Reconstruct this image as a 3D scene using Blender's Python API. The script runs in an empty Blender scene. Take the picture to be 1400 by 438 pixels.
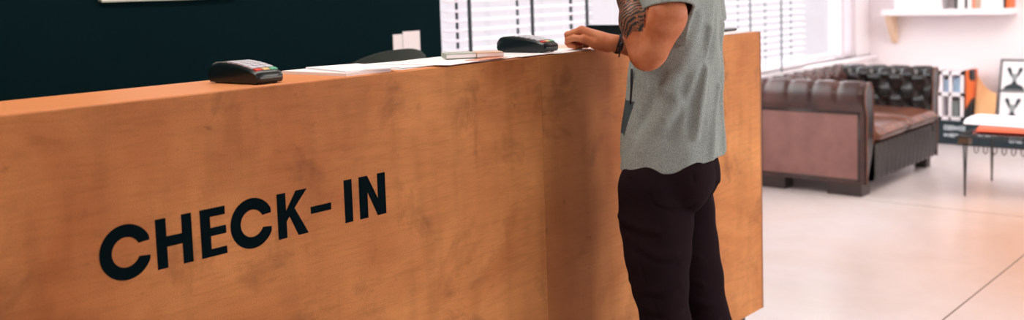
import bpy, bmesh, math, random
import numpy as np
from mathutils import Vector, Matrix
random.seed(4)
PI = math.pi
scene = bpy.context.scene
COL = scene.collection

# ------------------------------------------------------------------ helpers
def lin(c):
    return tuple((v/255/12.92 if v/255 <= .04045 else ((v/255+.055)/1.055)**2.4) for v in c)

def tag(o, label=None, cat=None, group=None, kind=None):
    if label: o['label'] = label
    if cat: o['category'] = cat
    if group: o['group'] = group
    if kind: o['kind'] = kind
    return o

def empty(name, loc=(0, 0, 0), rz=0, label=None, cat=None, group=None):
    o = bpy.data.objects.new(name, None); COL.objects.link(o)
    o.location = loc; o.rotation_euler = (0, 0, rz); o.empty_display_size = .05
    return tag(o, label, cat, group)

def link(name, me, mat, parent=None, loc=None, smooth=False):
    o = bpy.data.objects.new(name, me); COL.objects.link(o)
    if mat is not None: me.materials.append(mat)
    if parent is not None: o.parent = parent
    if loc is not None: o.location = loc
    if smooth:
        for p in me.polygons: p.use_smooth = True
    return o

class MB:
    def __init__(s): s.bm = bmesh.new()
    def box(s, x0, x1, y0, y1, z0, z1, bevel=0, seg=2, M=None):
        r = bmesh.ops.create_cube(s.bm, size=1)
        vs = r['verts']
        for v in vs:
            v.co = Vector(((x0+x1)/2+v.co.x*(x1-x0), (y0+y1)/2+v.co.y*(y1-y0), (z0+z1)/2+v.co.z*(z1-z0)))
        if bevel:
            es = list({e for v in vs for e in v.link_edges})
            rr = bmesh.ops.bevel(s.bm, geom=es, offset=bevel, segments=seg, profile=.5, affect='EDGES')
            vs = list({v for f in rr['faces'] for v in f.verts} | {v for v in vs if v.is_valid})
        if M is not None:
            for v in vs: v.co = M @ v.co
        return s
    def tube(s, pts, r, n=10, caps=True, closed=False):
        pts = [Vector(p) for p in pts]; N = len(pts)
        rs = r if isinstance(r, (list, tuple)) else [r]*N
        rings = []; ref = None
        for i, p in enumerate(pts):
            a = pts[(i-1) % N] if (closed or i > 0) else p
            b = pts[(i+1) % N] if (closed or i < N-1) else p
            t = (b-a).normalized()
            if ref is None:
                ref = t.orthogonal().normalized()
            ref = (ref - t*ref.dot(t)).normalized(); q = t.cross(ref)
            rings.append([s.bm.verts.new(p + (ref*math.cos(2*PI*k/n)+q*math.sin(2*PI*k/n))*rs[i]) for k in range(n)])
        for i in range(N if closed else N-1):
            A, B = rings[i], rings[(i+1) % N]
            for k in range(n): s.bm.faces.new((A[k], A[(k+1) % n], B[(k+1) % n], B[k]))
        if caps and not closed:
            s.bm.faces.new(rings[0][::-1]); s.bm.faces.new(rings[-1])
        return s
    def prism(s, poly, axis, a, b):
        """poly of 2D points, extruded along axis ('x','y','z') from a to b"""
        def P(p, t):
            return {'x': (t, p[0], p[1]), 'y': (p[0], t, p[1]), 'z': (p[0], p[1], t)}[axis]
        A = [s.bm.verts.new(P(p, a)) for p in poly]; B = [s.bm.verts.new(P(p, b)) for p in poly]
        n = len(poly)
        s.bm.faces.new(A); s.bm.faces.new(B[::-1])
        for k in range(n): s.bm.faces.new((A[k], B[k], B[(k+1) % n], A[(k+1) % n]))
        return s
    def lathe(s, prof, n=24, c=(0, 0, 0)):
        rings = [[s.bm.verts.new((c[0]+r*math.cos(2*PI*k/n), c[1]+r*math.sin(2*PI*k/n), c[2]+z)) for k in range(n)] for r, z in prof]
        for A, B in zip(rings, rings[1:]):
            for k in range(n): s.bm.faces.new((A[k], A[(k+1) % n], B[(k+1) % n], B[k]))
        s.bm.faces.new(rings[0][::-1]); s.bm.faces.new(rings[-1])
        return s
    def grid(s, P, closed_u=False):
        """P[i][j] -> quads"""
        V = [[s.bm.verts.new(p) for p in row] for row in P]
        n = len(V)
        for i in range(n if closed_u else n-1):
            A, B = V[i], V[(i+1) % n]
            for j in range(len(A)-1): s.bm.faces.new((A[j], B[j], B[j+1], A[j+1]))
        return V
    def build(s, name, mat, parent=None, smooth=False, loc=None, auto=None):
        me = bpy.data.meshes.new(name)
        bmesh.ops.recalc_face_normals(s.bm, faces=s.bm.faces)
        if auto:
            for e in s.bm.edges:
                if len(e.link_faces) == 2 and e.calc_face_angle(0) > math.radians(auto): e.smooth = False
            smooth = True
        s.bm.to_mesh(me); s.bm.free()
        return link(name, me, mat, parent, loc, smooth)

# ------------------------------------------------------------------ materials
def mat(name, color=(.5, .5, .5), rough=.6, metal=0, spec=.5, coat=0, trans=0):
    m = bpy.data.materials.new(name); m.use_nodes = True
    b = m.node_tree.nodes['Principled BSDF']
    b.inputs['Base Color'].default_value = (*color, 1)
    b.inputs['Roughness'].default_value = rough
    b.inputs['Metallic'].default_value = metal
    b.inputs['Specular IOR Level'].default_value = spec
    b.inputs['Coat Weight'].default_value = coat
    return m
class NT:
    def __init__(s, m): s.t = m.node_tree; s.b = s.t.nodes['Principled BSDF']
    def n(s, typ, **k):
        x = s.t.nodes.new(typ)
        for a, v in k.items():
            if a.startswith('i_'): x.inputs[a[2:].replace('_', ' ')].default_value = v
            else: setattr(x, a, v)
        return x
    def l(s, a, b): s.t.links.new(a, b)
    def coord(s, scale=(1, 1, 1), rot=(0, 0, 0), loc=(0, 0, 0)):
        t = s.n('ShaderNodeTexCoord'); m = s.n('ShaderNodeMapping')
        m.inputs['Scale'].default_value = scale; m.inputs['Rotation'].default_value = rot; m.inputs['Location'].default_value = loc
        s.l(t.outputs['Object'], m.inputs['Vector']); return m.outputs[0]
    def noise(s, vec, scale, detail=4, rough=.55, dist=0):
        x = s.n('ShaderNodeTexNoise'); s.l(vec, x.inputs['Vector'])
        x.inputs['Scale'].default_value = scale; x.inputs['Detail'].default_value = detail
        x.inputs['Roughness'].default_value = rough; x.inputs['Distortion'].default_value = dist
        return x.outputs['Fac']
    def ramp(s, fac, stops):
        x = s.n('ShaderNodeValToRGB'); s.l(fac, x.inputs[0]); e = x.color_ramp.elements
        while len(e) < len(stops): e.new(.5)
        for el, (p, c) in zip(e, stops):
            el.position = p; el.color = (*c, 1) if len(c) == 3 else c
        return x.outputs[0]
    def mix(s, a, b, fac, mode='MIX'):
        x = s.n('ShaderNodeMix', data_type='RGBA', blend_type=mode)
        for v, i in ((fac, 0), (a, 6), (b, 7)):
            if isinstance(v, (int, float)): x.inputs[i].default_value = v
            elif isinstance(v, tuple): x.inputs[i].default_value = (*v, 1)[:4]
            else: s.l(v, x.inputs[i])
        return x.outputs[2]
    def math(s, op, a, b=0.):
        x = s.n('ShaderNodeMath', operation=op)
        for v, i in ((a, 0), (b, 1)):
            if isinstance(v, (int, float)): x.inputs[i].default_value = v
            else: s.l(v, x.inputs[i])
        return x.outputs[0]
    def bump(s, h, strength=.2, dist=.01):
        x = s.n('ShaderNodeBump'); x.inputs['Strength'].default_value = strength; x.inputs['Distance'].default_value = dist
        s.l(h, x.inputs['Height']); s.l(x.outputs[0], s.b.inputs['Normal'])
def BW(v): return (v, v, v)

def plywood(name, base, dark, light, seed, shade_band=None):
    m = mat(name, base, .6, spec=.15); t = NT(m)
    v = t.coord(loc=(seed, seed*.7, 0))
    big = t.noise(v, 1.6, 4, .6, .6)
    col = t.mix(dark, light, t.ramp(big, [(.3, BW(0)), (.72, BW(1))]))
    col = t.mix(base, col, .75)
    vg = t.coord(scale=(3.0, 1, 26), rot=(0, math.radians(-7), 0), loc=(seed, 0, 0))
    grain = t.noise(vg, 3.2, 7, .62, 1.2)
    col = t.mix(col, t.ramp(grain, [(.3, BW(.80)), (.5, BW(1)), (.75, BW(1.1))]), .6, 'MULTIPLY')
    g2 = t.noise(t.coord(scale=(1.2, 1, 9), rot=(0, math.radians(-4), 0), loc=(seed, 0, 3)), 2.4, 5, .6, 1.6)
    col = t.mix(col, t.ramp(g2, [(.32, BW(.82)), (.5, BW(1)), (.7, BW(1.1))]), .4, 'MULTIPLY')
    vs = t.coord(scale=(7, 1, 1), loc=(seed*2, 0, 0))
    streak = t.noise(vs, 2.1, 3, .5)                       # vertical roller streaks of the varnish
    col = t.mix(col, t.ramp(streak, [(.36, BW(.84)), (.5, BW(1)), (.7, BW(1.06))]), .6, 'MULTIPLY')
    if shade_band:                                             # the man's soft shadow on the panel, painted as a dark band
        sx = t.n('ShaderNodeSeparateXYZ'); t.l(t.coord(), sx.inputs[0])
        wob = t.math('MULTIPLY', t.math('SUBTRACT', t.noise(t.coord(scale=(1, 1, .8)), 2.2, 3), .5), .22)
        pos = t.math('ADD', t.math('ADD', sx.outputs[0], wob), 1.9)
        col = t.mix(col, t.mix(col, shade_band, .8), t.ramp(pos, [(.46, BW(.35)), (.60, BW(.72)), (.74, BW(.65)), (.92, BW(.1)), (1.0, BW(0))]))
    # smudges and stains with shapes of their own
    st = t.noise(t.coord(loc=(seed*3, 0, 4)), 5.2, 5, .62, .5)
    col = t.mix(col, t.mix(col, lin((92, 55, 38)), .55), t.ramp(st, [(.55, BW(0)), (.70, BW(.8))]))
    st2 = t.noise(t.coord(scale=(1, 1, 1.7), loc=(seed*5, 0, 9)), 17, 4, .6)
    col = t.mix(col, t.mix(col, lin((84, 50, 34)), .6), t.ramp(st2, [(.66, BW(0)), (.76, BW(.8))]))
    fine = t.noise(t.coord(scale=(1, 1, 2.4)), 330, 2, .7)
    col = t.mix(col, t.ramp(fine, [(.25, BW(.5)), (.5, BW(1)), (.78, BW(1.5))]), .6, 'MULTIPLY')
    t.l(col, t.b.inputs['Base Color'])
    t.l(t.ramp(big, [(.3, BW(.42)), (.7, BW(.6))]), t.b.inputs['Roughness'])
    t.bump(grain, .12, .002)
    return m

M = {}
M['ply_long'] = plywood('plywood_long', lin((196, 126, 70)), lin((158, 86, 46)), lin((230, 162, 102)), 1.3)
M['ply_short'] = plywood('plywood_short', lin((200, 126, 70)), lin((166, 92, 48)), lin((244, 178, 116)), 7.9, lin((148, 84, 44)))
m = M['ply_top'] = mat('plywood_top', lin((236, 150, 104)), .42); t = NT(m)
g = t.noise(t.coord(scale=(4, 40, 1)), 3, 5, .6)
t.l(t.mix(lin((224, 138, 84)), lin((238, 162, 108)), g), t.b.inputs['Base Color'])
M['ply_edge'] = mat('plywood_edge', lin((150, 100, 66)), .6)
M['ink'] = mat('letter_vinyl', lin((3, 18, 24)), .9, spec=.05)
M['toe'] = mat('toe_kick_black', lin((14, 30, 36)), .5)
m = M['dark_wall'] = mat('dark_wall', lin((8, 30, 36)), .95, spec=.05); t = NT(m)
g = t.noise(t.coord(), 1.4, 4)
t.l(t.mix(lin((5, 27, 34)), lin((12, 34, 38)), g), t.b.inputs['Base Color'])
m = M['white_wall'] = mat('white_wall', lin((250, 236, 238)), .75, spec=.2); t = NT(m)
g = t.noise(t.coord(), .9, 3)
t.l(t.mix(lin((251, 240, 243)), lin((253, 246, 248)), g), t.b.inputs['Base Color'])
M['white_paint'] = mat('white_paint', lin((246, 240, 244)), .45)
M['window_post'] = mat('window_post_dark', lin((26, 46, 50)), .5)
M['post_grey'] = mat('window_post_grey', lin((128, 142, 146)), .6)  # post colour lightened to imitate glare from the bright windows
M['ceiling'] = mat('ceiling_white', lin((238, 232, 228)), .8)
m = M['slat'] = mat('blind_slat', lin((250, 245, 248)), .5); t = NT(m)
tr = t.n('ShaderNodeBsdfTranslucent'); tr.inputs[0].default_value = (*lin((252, 247, 252)), 1)
mx = t.n('ShaderNodeMixShader'); mx.inputs[0].default_value = .62
t.l(t.b.outputs[0], mx.inputs[1]); t.l(tr.outputs[0], mx.inputs[2])
t.l(mx.outputs[0], t.t.nodes['Material Output'].inputs[0])
m = M['floor'] = mat('concrete_floor', lin((214, 202, 200)), .3, spec=.5); t = NT(m)
v = t.coord()
a = t.noise(v, .85, 5, .6, .7); b = t.noise(t.coord(loc=(3, 1, 0)), 3.4, 6, .62, .4)
col = t.mix(lin((214, 200, 194)), lin((220, 212, 214)), t.ramp(a, [(.32, BW(0)), (.62, BW(1))]))
# tan patch of the slab towards the open room on the front right
gx = t.n('ShaderNodeTexGradient', gradient_type='SPHERICAL')
t.l(t.coord(scale=(.40, .60, 1), loc=(-.96, .72, 0)), gx.inputs[0])
col = t.mix(col, lin((186, 136, 100)), t.math('MULTIPLY', t.ramp(gx.outputs['Fac'], [(0, BW(0)), (.5, BW(1))]), .85))
col = t.mix(col, t.ramp(b, [(.3, BW(.93)), (.6, BW(1.02))]), .6, 'MULTIPLY')
t.l(col, t.b.inputs['Base Color'])
t.b.inputs['Roughness'].default_value = .27
M['joint'] = mat('floor_joint', lin((112, 92, 78)), .8)

m = M['skin'] = mat('skin', lin((206, 132, 92)), .5, spec=.3); t = NT(m)
t.b.inputs['Subsurface Weight'].default_value = .08
t.b.inputs['Subsurface Radius'].default_value = (1, .35, .2); t.b.inputs['Subsurface Scale'].default_value = .008
v = t.coord()
col = t.mix(lin((186, 106, 68)), lin((208, 134, 96)), t.ramp(t.noise(v, 22, 4), [(.35, BW(0)), (.65, BW(1))]))
at = t.n('ShaderNodeAttribute', attribute_name='tattoo')
vr = t.n('ShaderNodeTexVoronoi', feature='DISTANCE_TO_EDGE'); t.l(t.coord(scale=(1, 1, .8), rot=(.4, .3, .2)), vr.inputs['Vector']); vr.inputs['Scale'].default_value = 85
vc = t.n('ShaderNodeTexVoronoi'); t.l(t.coord(scale=(1, 1, .8), rot=(.4, .3, .2)), vc.inputs['Vector']); vc.inputs['Scale'].default_value = 85
sep = t.n('ShaderNodeSeparateColor'); t.l(vc.outputs['Color'], sep.inputs[0])
cell = t.ramp(t.noise(v, 75, 2, .5), [(.58, BW(.97)), (.64, BW(.25))])
edge = t.ramp(vr.outputs['Distance'], [(.08, BW(1)), (.14, BW(0))])
wv = t.n('ShaderNodeTexWave', bands_direction='DIAGONAL'); t.l(v, wv.inputs['Vector']); wv.inputs['Scale'].default_value = 34; wv.inputs['Distortion'].default_value = 7; wv.inputs['Detail'].default_value = 3
ink = t.mix(cell, edge, .5, 'LIGHTEN'); ink = t.mix(ink, BW(1.), 1., 'LIGHTEN') if False else t.mix(cell, BW(1.), edge)
ink = t.mix(ink, t.ramp(wv.outputs['Fac'], [(.25, BW(1)), (.75, BW(.5))]), .8, 'MULTIPLY')
fac = t.math('MULTIPLY', at.outputs['Fac'], ink)
col = t.mix(col, lin((38, 50, 52)), fac)
t.l(col, t.b.inputs['Base Color'])
t.bump(t.noise(v, 260, 3), .15, .001)

m = M['tee'] = mat('grey_jersey', lin((140, 144, 140)), .9, spec=.1); t = NT(m)
sp = t.noise(t.coord(scale=(1, 1, .6)), 620, 2, .7); s2 = t.noise(t.coord(scale=(1, 1, .3)), 130, 3, .7)
c1 = t.ramp(sp, [(.28, lin((108, 121, 123))), (.5, lin((152, 163, 161))), (.72, lin((194, 205, 201)))])
col = t.mix(c1, t.ramp(s2, [(.3, BW(.86)), (.7, BW(1.1))]), .6, 'MULTIPLY')
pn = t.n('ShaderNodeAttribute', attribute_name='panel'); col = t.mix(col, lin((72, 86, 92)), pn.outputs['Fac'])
t.l(col, t.b.inputs['Base Color'])
M['tee_trim'] = mat('slate_trim', lin((62, 76, 84)), .9)
m = M['chino'] = mat('dark_chino', lin((48, 34, 40)), .95, spec=.05); t = NT(m)
g = t.noise(t.coord(), 9, 5); g2 = t.noise(t.coord(scale=(1, 1, .4)), 480, 2, .7)
col = t.mix(lin((28, 20, 25)), lin((42, 29, 34)), g); col = t.mix(col, t.ramp(g2, [(.3, BW(.75)), (.7, BW(1.25))]), .6, 'MULTIPLY')
t.l(col, t.b.inputs['Base Color'])
M['cord'] = mat('dark_cord', lin((40, 30, 34)), .8)
M['black_cord'] = mat('black_cord', lin((16, 26, 34)), .5)
M['hair'] = mat('dark_hair', lin((52, 36, 26)), .6)
M['shoe'] = mat('shoe_leather', lin((60, 38, 28)), .45)
M['sole'] = mat('shoe_sole', lin((200, 190, 180)), .7)
M['plastic'] = mat('black_plastic', lin((14, 26, 30)), .32, spec=.5)
M['plastic_grey'] = mat('grey_plastic', lin((96, 108, 104)), .35)
M['screen'] = mat('grey_screen', lin((150, 160, 154)), .25)
M['key'] = mat('key_white', lin((206, 206, 218)), .5)
M['key_red'] = mat('key_red', lin((214, 60, 44)), .5)
M['key_yellow'] = mat('key_yellow', lin((224, 190, 130)), .5)
M['key_green'] = mat('key_green', lin((88, 176, 140)), .5)
M['paper'] = mat('white_paper', lin((250, 246, 250)), .7)
M['paper_pink'] = mat('pink_paper', lin((226, 152, 124)), .7)
M['paper_grey'] = mat('grey_card', lin((178, 184, 174)), .7)
M['paper_tan'] = mat('tan_card', lin((206, 176, 152)), .7)
m = M['chair_fabric'] = mat('chair_fabric', lin((44, 56, 56)), .85); t = NT(m)
t.l(t.mix(lin((38, 50, 50)), lin((58, 68, 64)), t.noise(t.coord(), 160, 3)), t.b.inputs['Base Color'])
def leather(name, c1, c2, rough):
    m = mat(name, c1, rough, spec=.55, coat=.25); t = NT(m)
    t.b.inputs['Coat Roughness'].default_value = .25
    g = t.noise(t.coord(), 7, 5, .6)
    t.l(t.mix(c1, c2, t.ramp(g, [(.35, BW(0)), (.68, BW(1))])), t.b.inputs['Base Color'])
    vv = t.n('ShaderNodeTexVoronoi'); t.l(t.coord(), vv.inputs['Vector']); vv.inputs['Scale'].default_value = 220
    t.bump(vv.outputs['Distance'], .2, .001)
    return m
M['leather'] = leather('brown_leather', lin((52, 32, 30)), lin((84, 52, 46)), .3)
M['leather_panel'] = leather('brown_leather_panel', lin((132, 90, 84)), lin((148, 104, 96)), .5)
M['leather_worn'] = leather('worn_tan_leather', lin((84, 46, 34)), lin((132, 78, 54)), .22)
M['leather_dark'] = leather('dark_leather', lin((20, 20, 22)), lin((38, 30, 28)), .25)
M['foot_wood'] = mat('dark_wood_block', lin((58, 48, 46)), .5)
M['brass'] = mat('aged_stud', lin((120, 80, 50)), .35, metal=.8)
M['wire'] = mat('black_wire', lin((34, 36, 36)), .4, metal=.3)
M['bronze_wire'] = mat('bronze_wire', lin((104, 84, 66)), .4, metal=.6)
M['mag_red'] = mat('orange_red_cover', lin((226, 92, 54)), .4)
M['mag_dark'] = mat('dark_red_cover', lin((120, 44, 36)), .4)
M['black_box'] = mat('black_crate', lin((34, 52, 60)), .6)
M['white_ink'] = mat('white_ink', lin((206, 216, 222)), .6)
m = M['board'] = mat('tan_board', lin((232, 176, 122)), .6); t = NT(m)
t.l(t.mix(lin((226, 166, 108)), lin((240, 192, 144)), t.noise(t.coord(scale=(1, 6, 1)), 6, 4)), t.b.inputs['Base Color'])
M['bracket'] = mat('pale_wood_bracket', lin((240, 208, 178)), .6)
M['blue_print'] = mat('pale_blue_print', lin((176, 206, 230)), .6)
M['grey_print'] = mat('grey_print', lin((120, 128, 126)), .6)
M['frame_black'] = mat('black_frame', lin((36, 48, 50)), .4)
M['print_dark'] = mat('print_silhouette', lin((44, 56, 60)), .7)
M['print_mid'] = mat('print_midtone', lin((150, 158, 160)), .7)
M['orange'] = mat('orange_cover', lin((232, 110, 52)), .5)
M['black_cover'] = mat('black_cover', lin((30, 34, 36)), .5)
M['green_cover'] = mat('dark_green_cover', lin((40, 48, 36)), .5)
m = M['glass'] = mat('window_glass', (1, 1, 1), 0); t = NT(m)
tp = t.n('ShaderNodeBsdfTransparent'); gl = t.n('ShaderNodeBsdfGlossy'); gl.inputs['Roughness'].default_value = .02
mx = t.n('ShaderNodeMixShader'); mx.inputs[0].default_value = .05
t.l(tp.outputs[0], mx.inputs[1]); t.l(gl.outputs[0], mx.inputs[2]); t.l(mx.outputs[0], t.t.nodes['Material Output'].inputs[0])

# ------------------------------------------------------------------ the room
YW = 1.65      # inner face of the long wall with the windows
XW = 5.4       # inner face of the end wall
XL, YF, ZC = -8.0, -7.0, 3.0
def struct(mb, name, m, **k):
    return tag(mb.build(name, m, **k), kind='structure')
fl = MB(); fl.box(XL-.2, XW+.2, YF-.2, YW+.2, -.1, 0); struct(fl, 'floor', M['floor'])
j = MB()
for y in (-.536, -3.5): j.box(XL, XW, y-.003, y+.003, 0, .0012)
for x in (-1.5, 2.66): j.box(x-.0015, x+.0015, YF, YW, 0, .001)
struct(j, 'trim_1', M['joint'])
c = MB(); c.box(XL-.2, XW+.2, YF-.2, YW+.2, ZC, ZC+.1); struct(c, 'ceiling', M['ceiling'])
SILL, HEAD = .735, 2.55
w = MB(); w.box(XL, -.13, YW, YW+.2, 0, ZC); struct(w, 'wall_back', M['dark_wall'])
w = MB(); w.box(-.13, XW, YW, YW+.2, 0, SILL); w.box(-.13, XW, YW, YW+.2, HEAD, ZC); struct(w, 'wall_back', M['white_wall'])
w = MB(); w.box(XW, XW+.2, YF, YW+.2, 0, ZC); struct(w, 'wall_right', M['white_wall'])
w = MB(); w.box(XL-.2, XL, YF, YW+.2, 0, ZC); struct(w, 'wall_left', M['white_wall'])
# unseen wall behind the viewer, opening placed to light the counter from the right
w = MB(); w.box(XL, XW, YF-.2, YF, 0, .4); w.box(XL, XW, YF-.2, YF, 2.8, ZC)
w.box(XL, -.4, YF-.2, YF, .4, 2.8)
for x in (2.0, XW-.2): w.box(x, x+.2, YF-.2, YF, .4, 2.8)
struct(w, 'wall_front_unseen', M['white_wall'])
b = MB(); b.box(XW-.012, XW, YF, YW, 0, .09, .003); struct(b, 'baseboard_right', M['white_paint'])
s = MB(); s.box(-.13, XW, YW-.05, YW+.08, SILL-.03, SILL, .004); struct(s, 'trim_2', M['white_paint'])

# windows: dark posts, white frames and venetian blinds, bay by bay
def window_bay(n, x0, x1, post=True):
    f = MB()
    f.box(x0, x1, YW+.10, YW+.15, SILL, SILL+.05); f.box(x0, x1, YW+.10, YW+.15, HEAD-.05, HEAD)
    fr = struct(f, 'window_%d' % n, M['white_paint'])
    g = MB(); g.box(x0+.01, x1-.01, YW+.12, YW+.124, SILL+.05, HEAD-.05); g.build('pane', M['glass'], fr)
    if post:
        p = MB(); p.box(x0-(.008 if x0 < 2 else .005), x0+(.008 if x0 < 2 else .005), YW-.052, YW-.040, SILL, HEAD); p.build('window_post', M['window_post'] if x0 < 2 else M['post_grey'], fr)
    return fr
PITCH, bays = .495, []
x = .03
k = 1
fx0 = MB(); fx0.box(-.13, -.09, YW+.09, YW+.16, SILL, HEAD); fx0 = struct(fx0, 'window_1', M['white_paint'])
while x < 3.9:
    window_bay(k+1, x, x+PITCH); bays.append(x); x += PITCH; k += 1
window_bay(k+1, 3.99, 4.85, False); window_bay(k+2, 4.87, 5.06, False)
p = MB(); p.box(4.83, 4.89, YW+.04, YW+.16, SILL, HEAD, .006); p.box(5.04, 5.09, YW+.04, YW+.16, SILL, HEAD, .006); struct(p, 'trim_3', mat('pale_grey_frame', lin((226, 216, 222)), .5))
p = MB(); p.box(5.09, XW, YW+.02, YW+.16, SILL, HEAD); struct(p, 'trim_4', M['white_paint'])

def blind(x0, x1, tapes, label, tw=.0085, tm='window_post'):
    root = empty('venetian_blind', ((x0+x1)/2, YW-.01, SILL+.01), 0, label, 'blind', 'white venetian blinds in the long window wall')
    L = (x1-x0)/2
    zs = SILL+.05; sl = MB(); n = 0
    while zs < HEAD-.06:
        Mx = Matrix.Translation((0, 0, zs-SILL-.01)) @ Matrix.Rotation(math.radians(14), 4, 'X')
        sl.box(-L, L, -.024, .024, -.0012, .0012, M=Mx)
        zs += .0492; n += 1
    sl.build('slats', M['slat'], root)
    r = MB(); r.box(-L, L, -.02, .02, .004, .026, .003); r.build('bottom_rail', M['white_paint'], root)
    r = MB(); r.box(-L, L, -.025, .025, HEAD-SILL-.06, HEAD-SILL-.01, .003); r.build('head_rail', M['white_paint'], root)
    for tx in tapes:
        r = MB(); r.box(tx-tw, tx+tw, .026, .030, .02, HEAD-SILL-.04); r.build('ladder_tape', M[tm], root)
    return root
gap = .010
blind(-.115, .03-gap, [.052], 'narrow white venetian blind right beside the dark wall')
blind(.03+gap, .525-gap, [.2], 'white venetian blind between the dark wall and the card terminal by the hand')
blind(.525+gap, 1.018-gap, [.18], 'white venetian blind above the fist resting on the counter', .012)
blind(1.018+gap, 1.10, [], 'short strip of white blind just past the post above the hand')
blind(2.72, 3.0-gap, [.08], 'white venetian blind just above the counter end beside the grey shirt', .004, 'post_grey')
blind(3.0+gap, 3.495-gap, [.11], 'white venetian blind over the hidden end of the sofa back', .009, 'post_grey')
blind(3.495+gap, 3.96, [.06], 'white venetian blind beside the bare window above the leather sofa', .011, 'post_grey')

# ------------------------------------------------------------------ reception counter
TOP = 1.225
rc = empty('reception_counter', (-1.9, .15, 0), 0, 'long orange plywood reception counter lettered CHECK-IN in black', 'counter')
def rp(mb, name, m, parent=rc, **k):
    o = mb.build(name, m, parent, **k); o.matrix_parent_inverse = Matrix.Translation((1.9, -.15, 0)); return o
SEAM = -1.395
p = MB(); p.box(-4.0, SEAM-.0002, 0, .018, .098, TOP-.0015, .0008, 1); rp(p, 'front_panel', M['ply_long'])
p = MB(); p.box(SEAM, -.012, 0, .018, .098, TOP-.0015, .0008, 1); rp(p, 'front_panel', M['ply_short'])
p = MB(); p.box(-.0115, 0, 0, .30, .098, TOP-.0005, .0008, 1); rp(p, 'end_panel', M['ply_edge'])
p = MB(); p.box(-4.0, -.012, .0185, .30, TOP-.018, TOP, .0008, 1); rp(p, 'counter_top', M['ply_top'])
p = MB(); p.box(-3.9, -.045, .06, .28, 0, .097); rp(p, 'toe_kick', M['toe'])
p = MB(); p.box(-4.0, -.012, .285, .30, .098, TOP-.0185); rp(p, 'back_panel', M['ply_edge'])
wt = empty('staff_desk', (-1.9, .55, 0), 0, 'plywood staff desk hidden behind the counter under the monitor', 'desk')
p = MB(); p.box(-2.0, 1.8, -.24, .25, .72, .745, .002); p.build('worktop', M['ply_top'], wt)
for x in (-3.8, -2.0, -.2):
    p = MB(); p.box(x+1.88, x+1.92, .19, .23, 0, .72); p.build('leg', M['toe'], wt)
    p = MB(); p.box(x+1.88, x+1.92, -.22, -.18, 0, .72); p.build('leg', M['toe'], wt)
# the lettering, cap height 104 mm
Z0, Z1 = .8733, .9778
LT = []
def arcC(cx, cz, R, Rz, r, rz, a0, a1):
    o = [(cx+R*math.cos(a), cz+Rz*math.sin(a)) for a in np.linspace(a0, a1, 44)]
    i = [(cx+r*math.cos(a), cz+rz*math.sin(a)) for a in np.linspace(a1, a0, 44)]
    return o+i
def C_(x0, x1, ang=.42):
    R = .0565; cx = x0+R; cz = .9252
    o = [(cx+R*math.cos(a), cz+R*math.sin(a)) for a in np.linspace(ang-.14, 2*PI-ang+.14, 60)]
    r = .0305
    i = [(cx+r*math.cos(a), cz+r*math.sin(a)) for a in np.linspace(2*PI-ang-.04, ang+.04, 50)]
    o = [(min(px_, x1), pz_) for px_, pz_ in o]
    return [o+i]
LT.append(C_(-2.7825, -2.6745))
LT.append([[(-2.6598, Z0), (-2.6362, Z0), (-2.6362, .917), (-2.6002, .917), (-2.6002, Z0), (-2.577, Z0), (-2.577, Z1), (-2.6002, Z1), (-2.6002, .939), (-2.6362, .939), (-2.6362, Z1), (-2.6598, Z1)]])
LT.append([[(-2.5565, Z0), (-2.4942, Z0), (-2.4942, .8897), (-2.5325, .8897), (-2.5325, .9178), (-2.4942, .9178), (-2.4942, .9356), (-2.5325, .9356), (-2.5325, .9596), (-2.4950, .9596), (-2.4950, Z1), (-2.5565, Z1)]])
LT.append(C_(-2.4830, -2.3761))
LT.append([[(-2.3585, Z0), (-2.3345, Z0), (-2.3345, .9108), (-2.3255, .9215), (-2.3025, Z0), (-2.2736, Z0), (-2.3105, .9385), (-2.2734, Z1), (-2.3050, Z1), (-2.3345, .9352), (-2.3345, Z1), (-2.3585, Z1)]])
LT.append([[(-2.2643, .9153), (-2.2037, .9153), (-2.2037, .9320), (-2.2643, .9320)]])
LT.append([[(-2.1622, Z0), (-2.1378, Z0), (-2.1378, Z1), (-2.1622, Z1)]])
LT.append([[(-2.1152, Z0), (-2.0890, Z0), (-2.0890, .9384), (-2.0577, Z0), (-2.0293, Z0), (-2.0293, Z1), (-2.0550, Z1), (-2.0550, .9150), (-2.0879, Z1), (-2.1152, Z1)]])
for polys in LT:
    q = MB()
    for pl_ in polys: q.prism(pl_, 'y', -.0009, 0)
    rp(q, 'letter', M['ink'])

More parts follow.
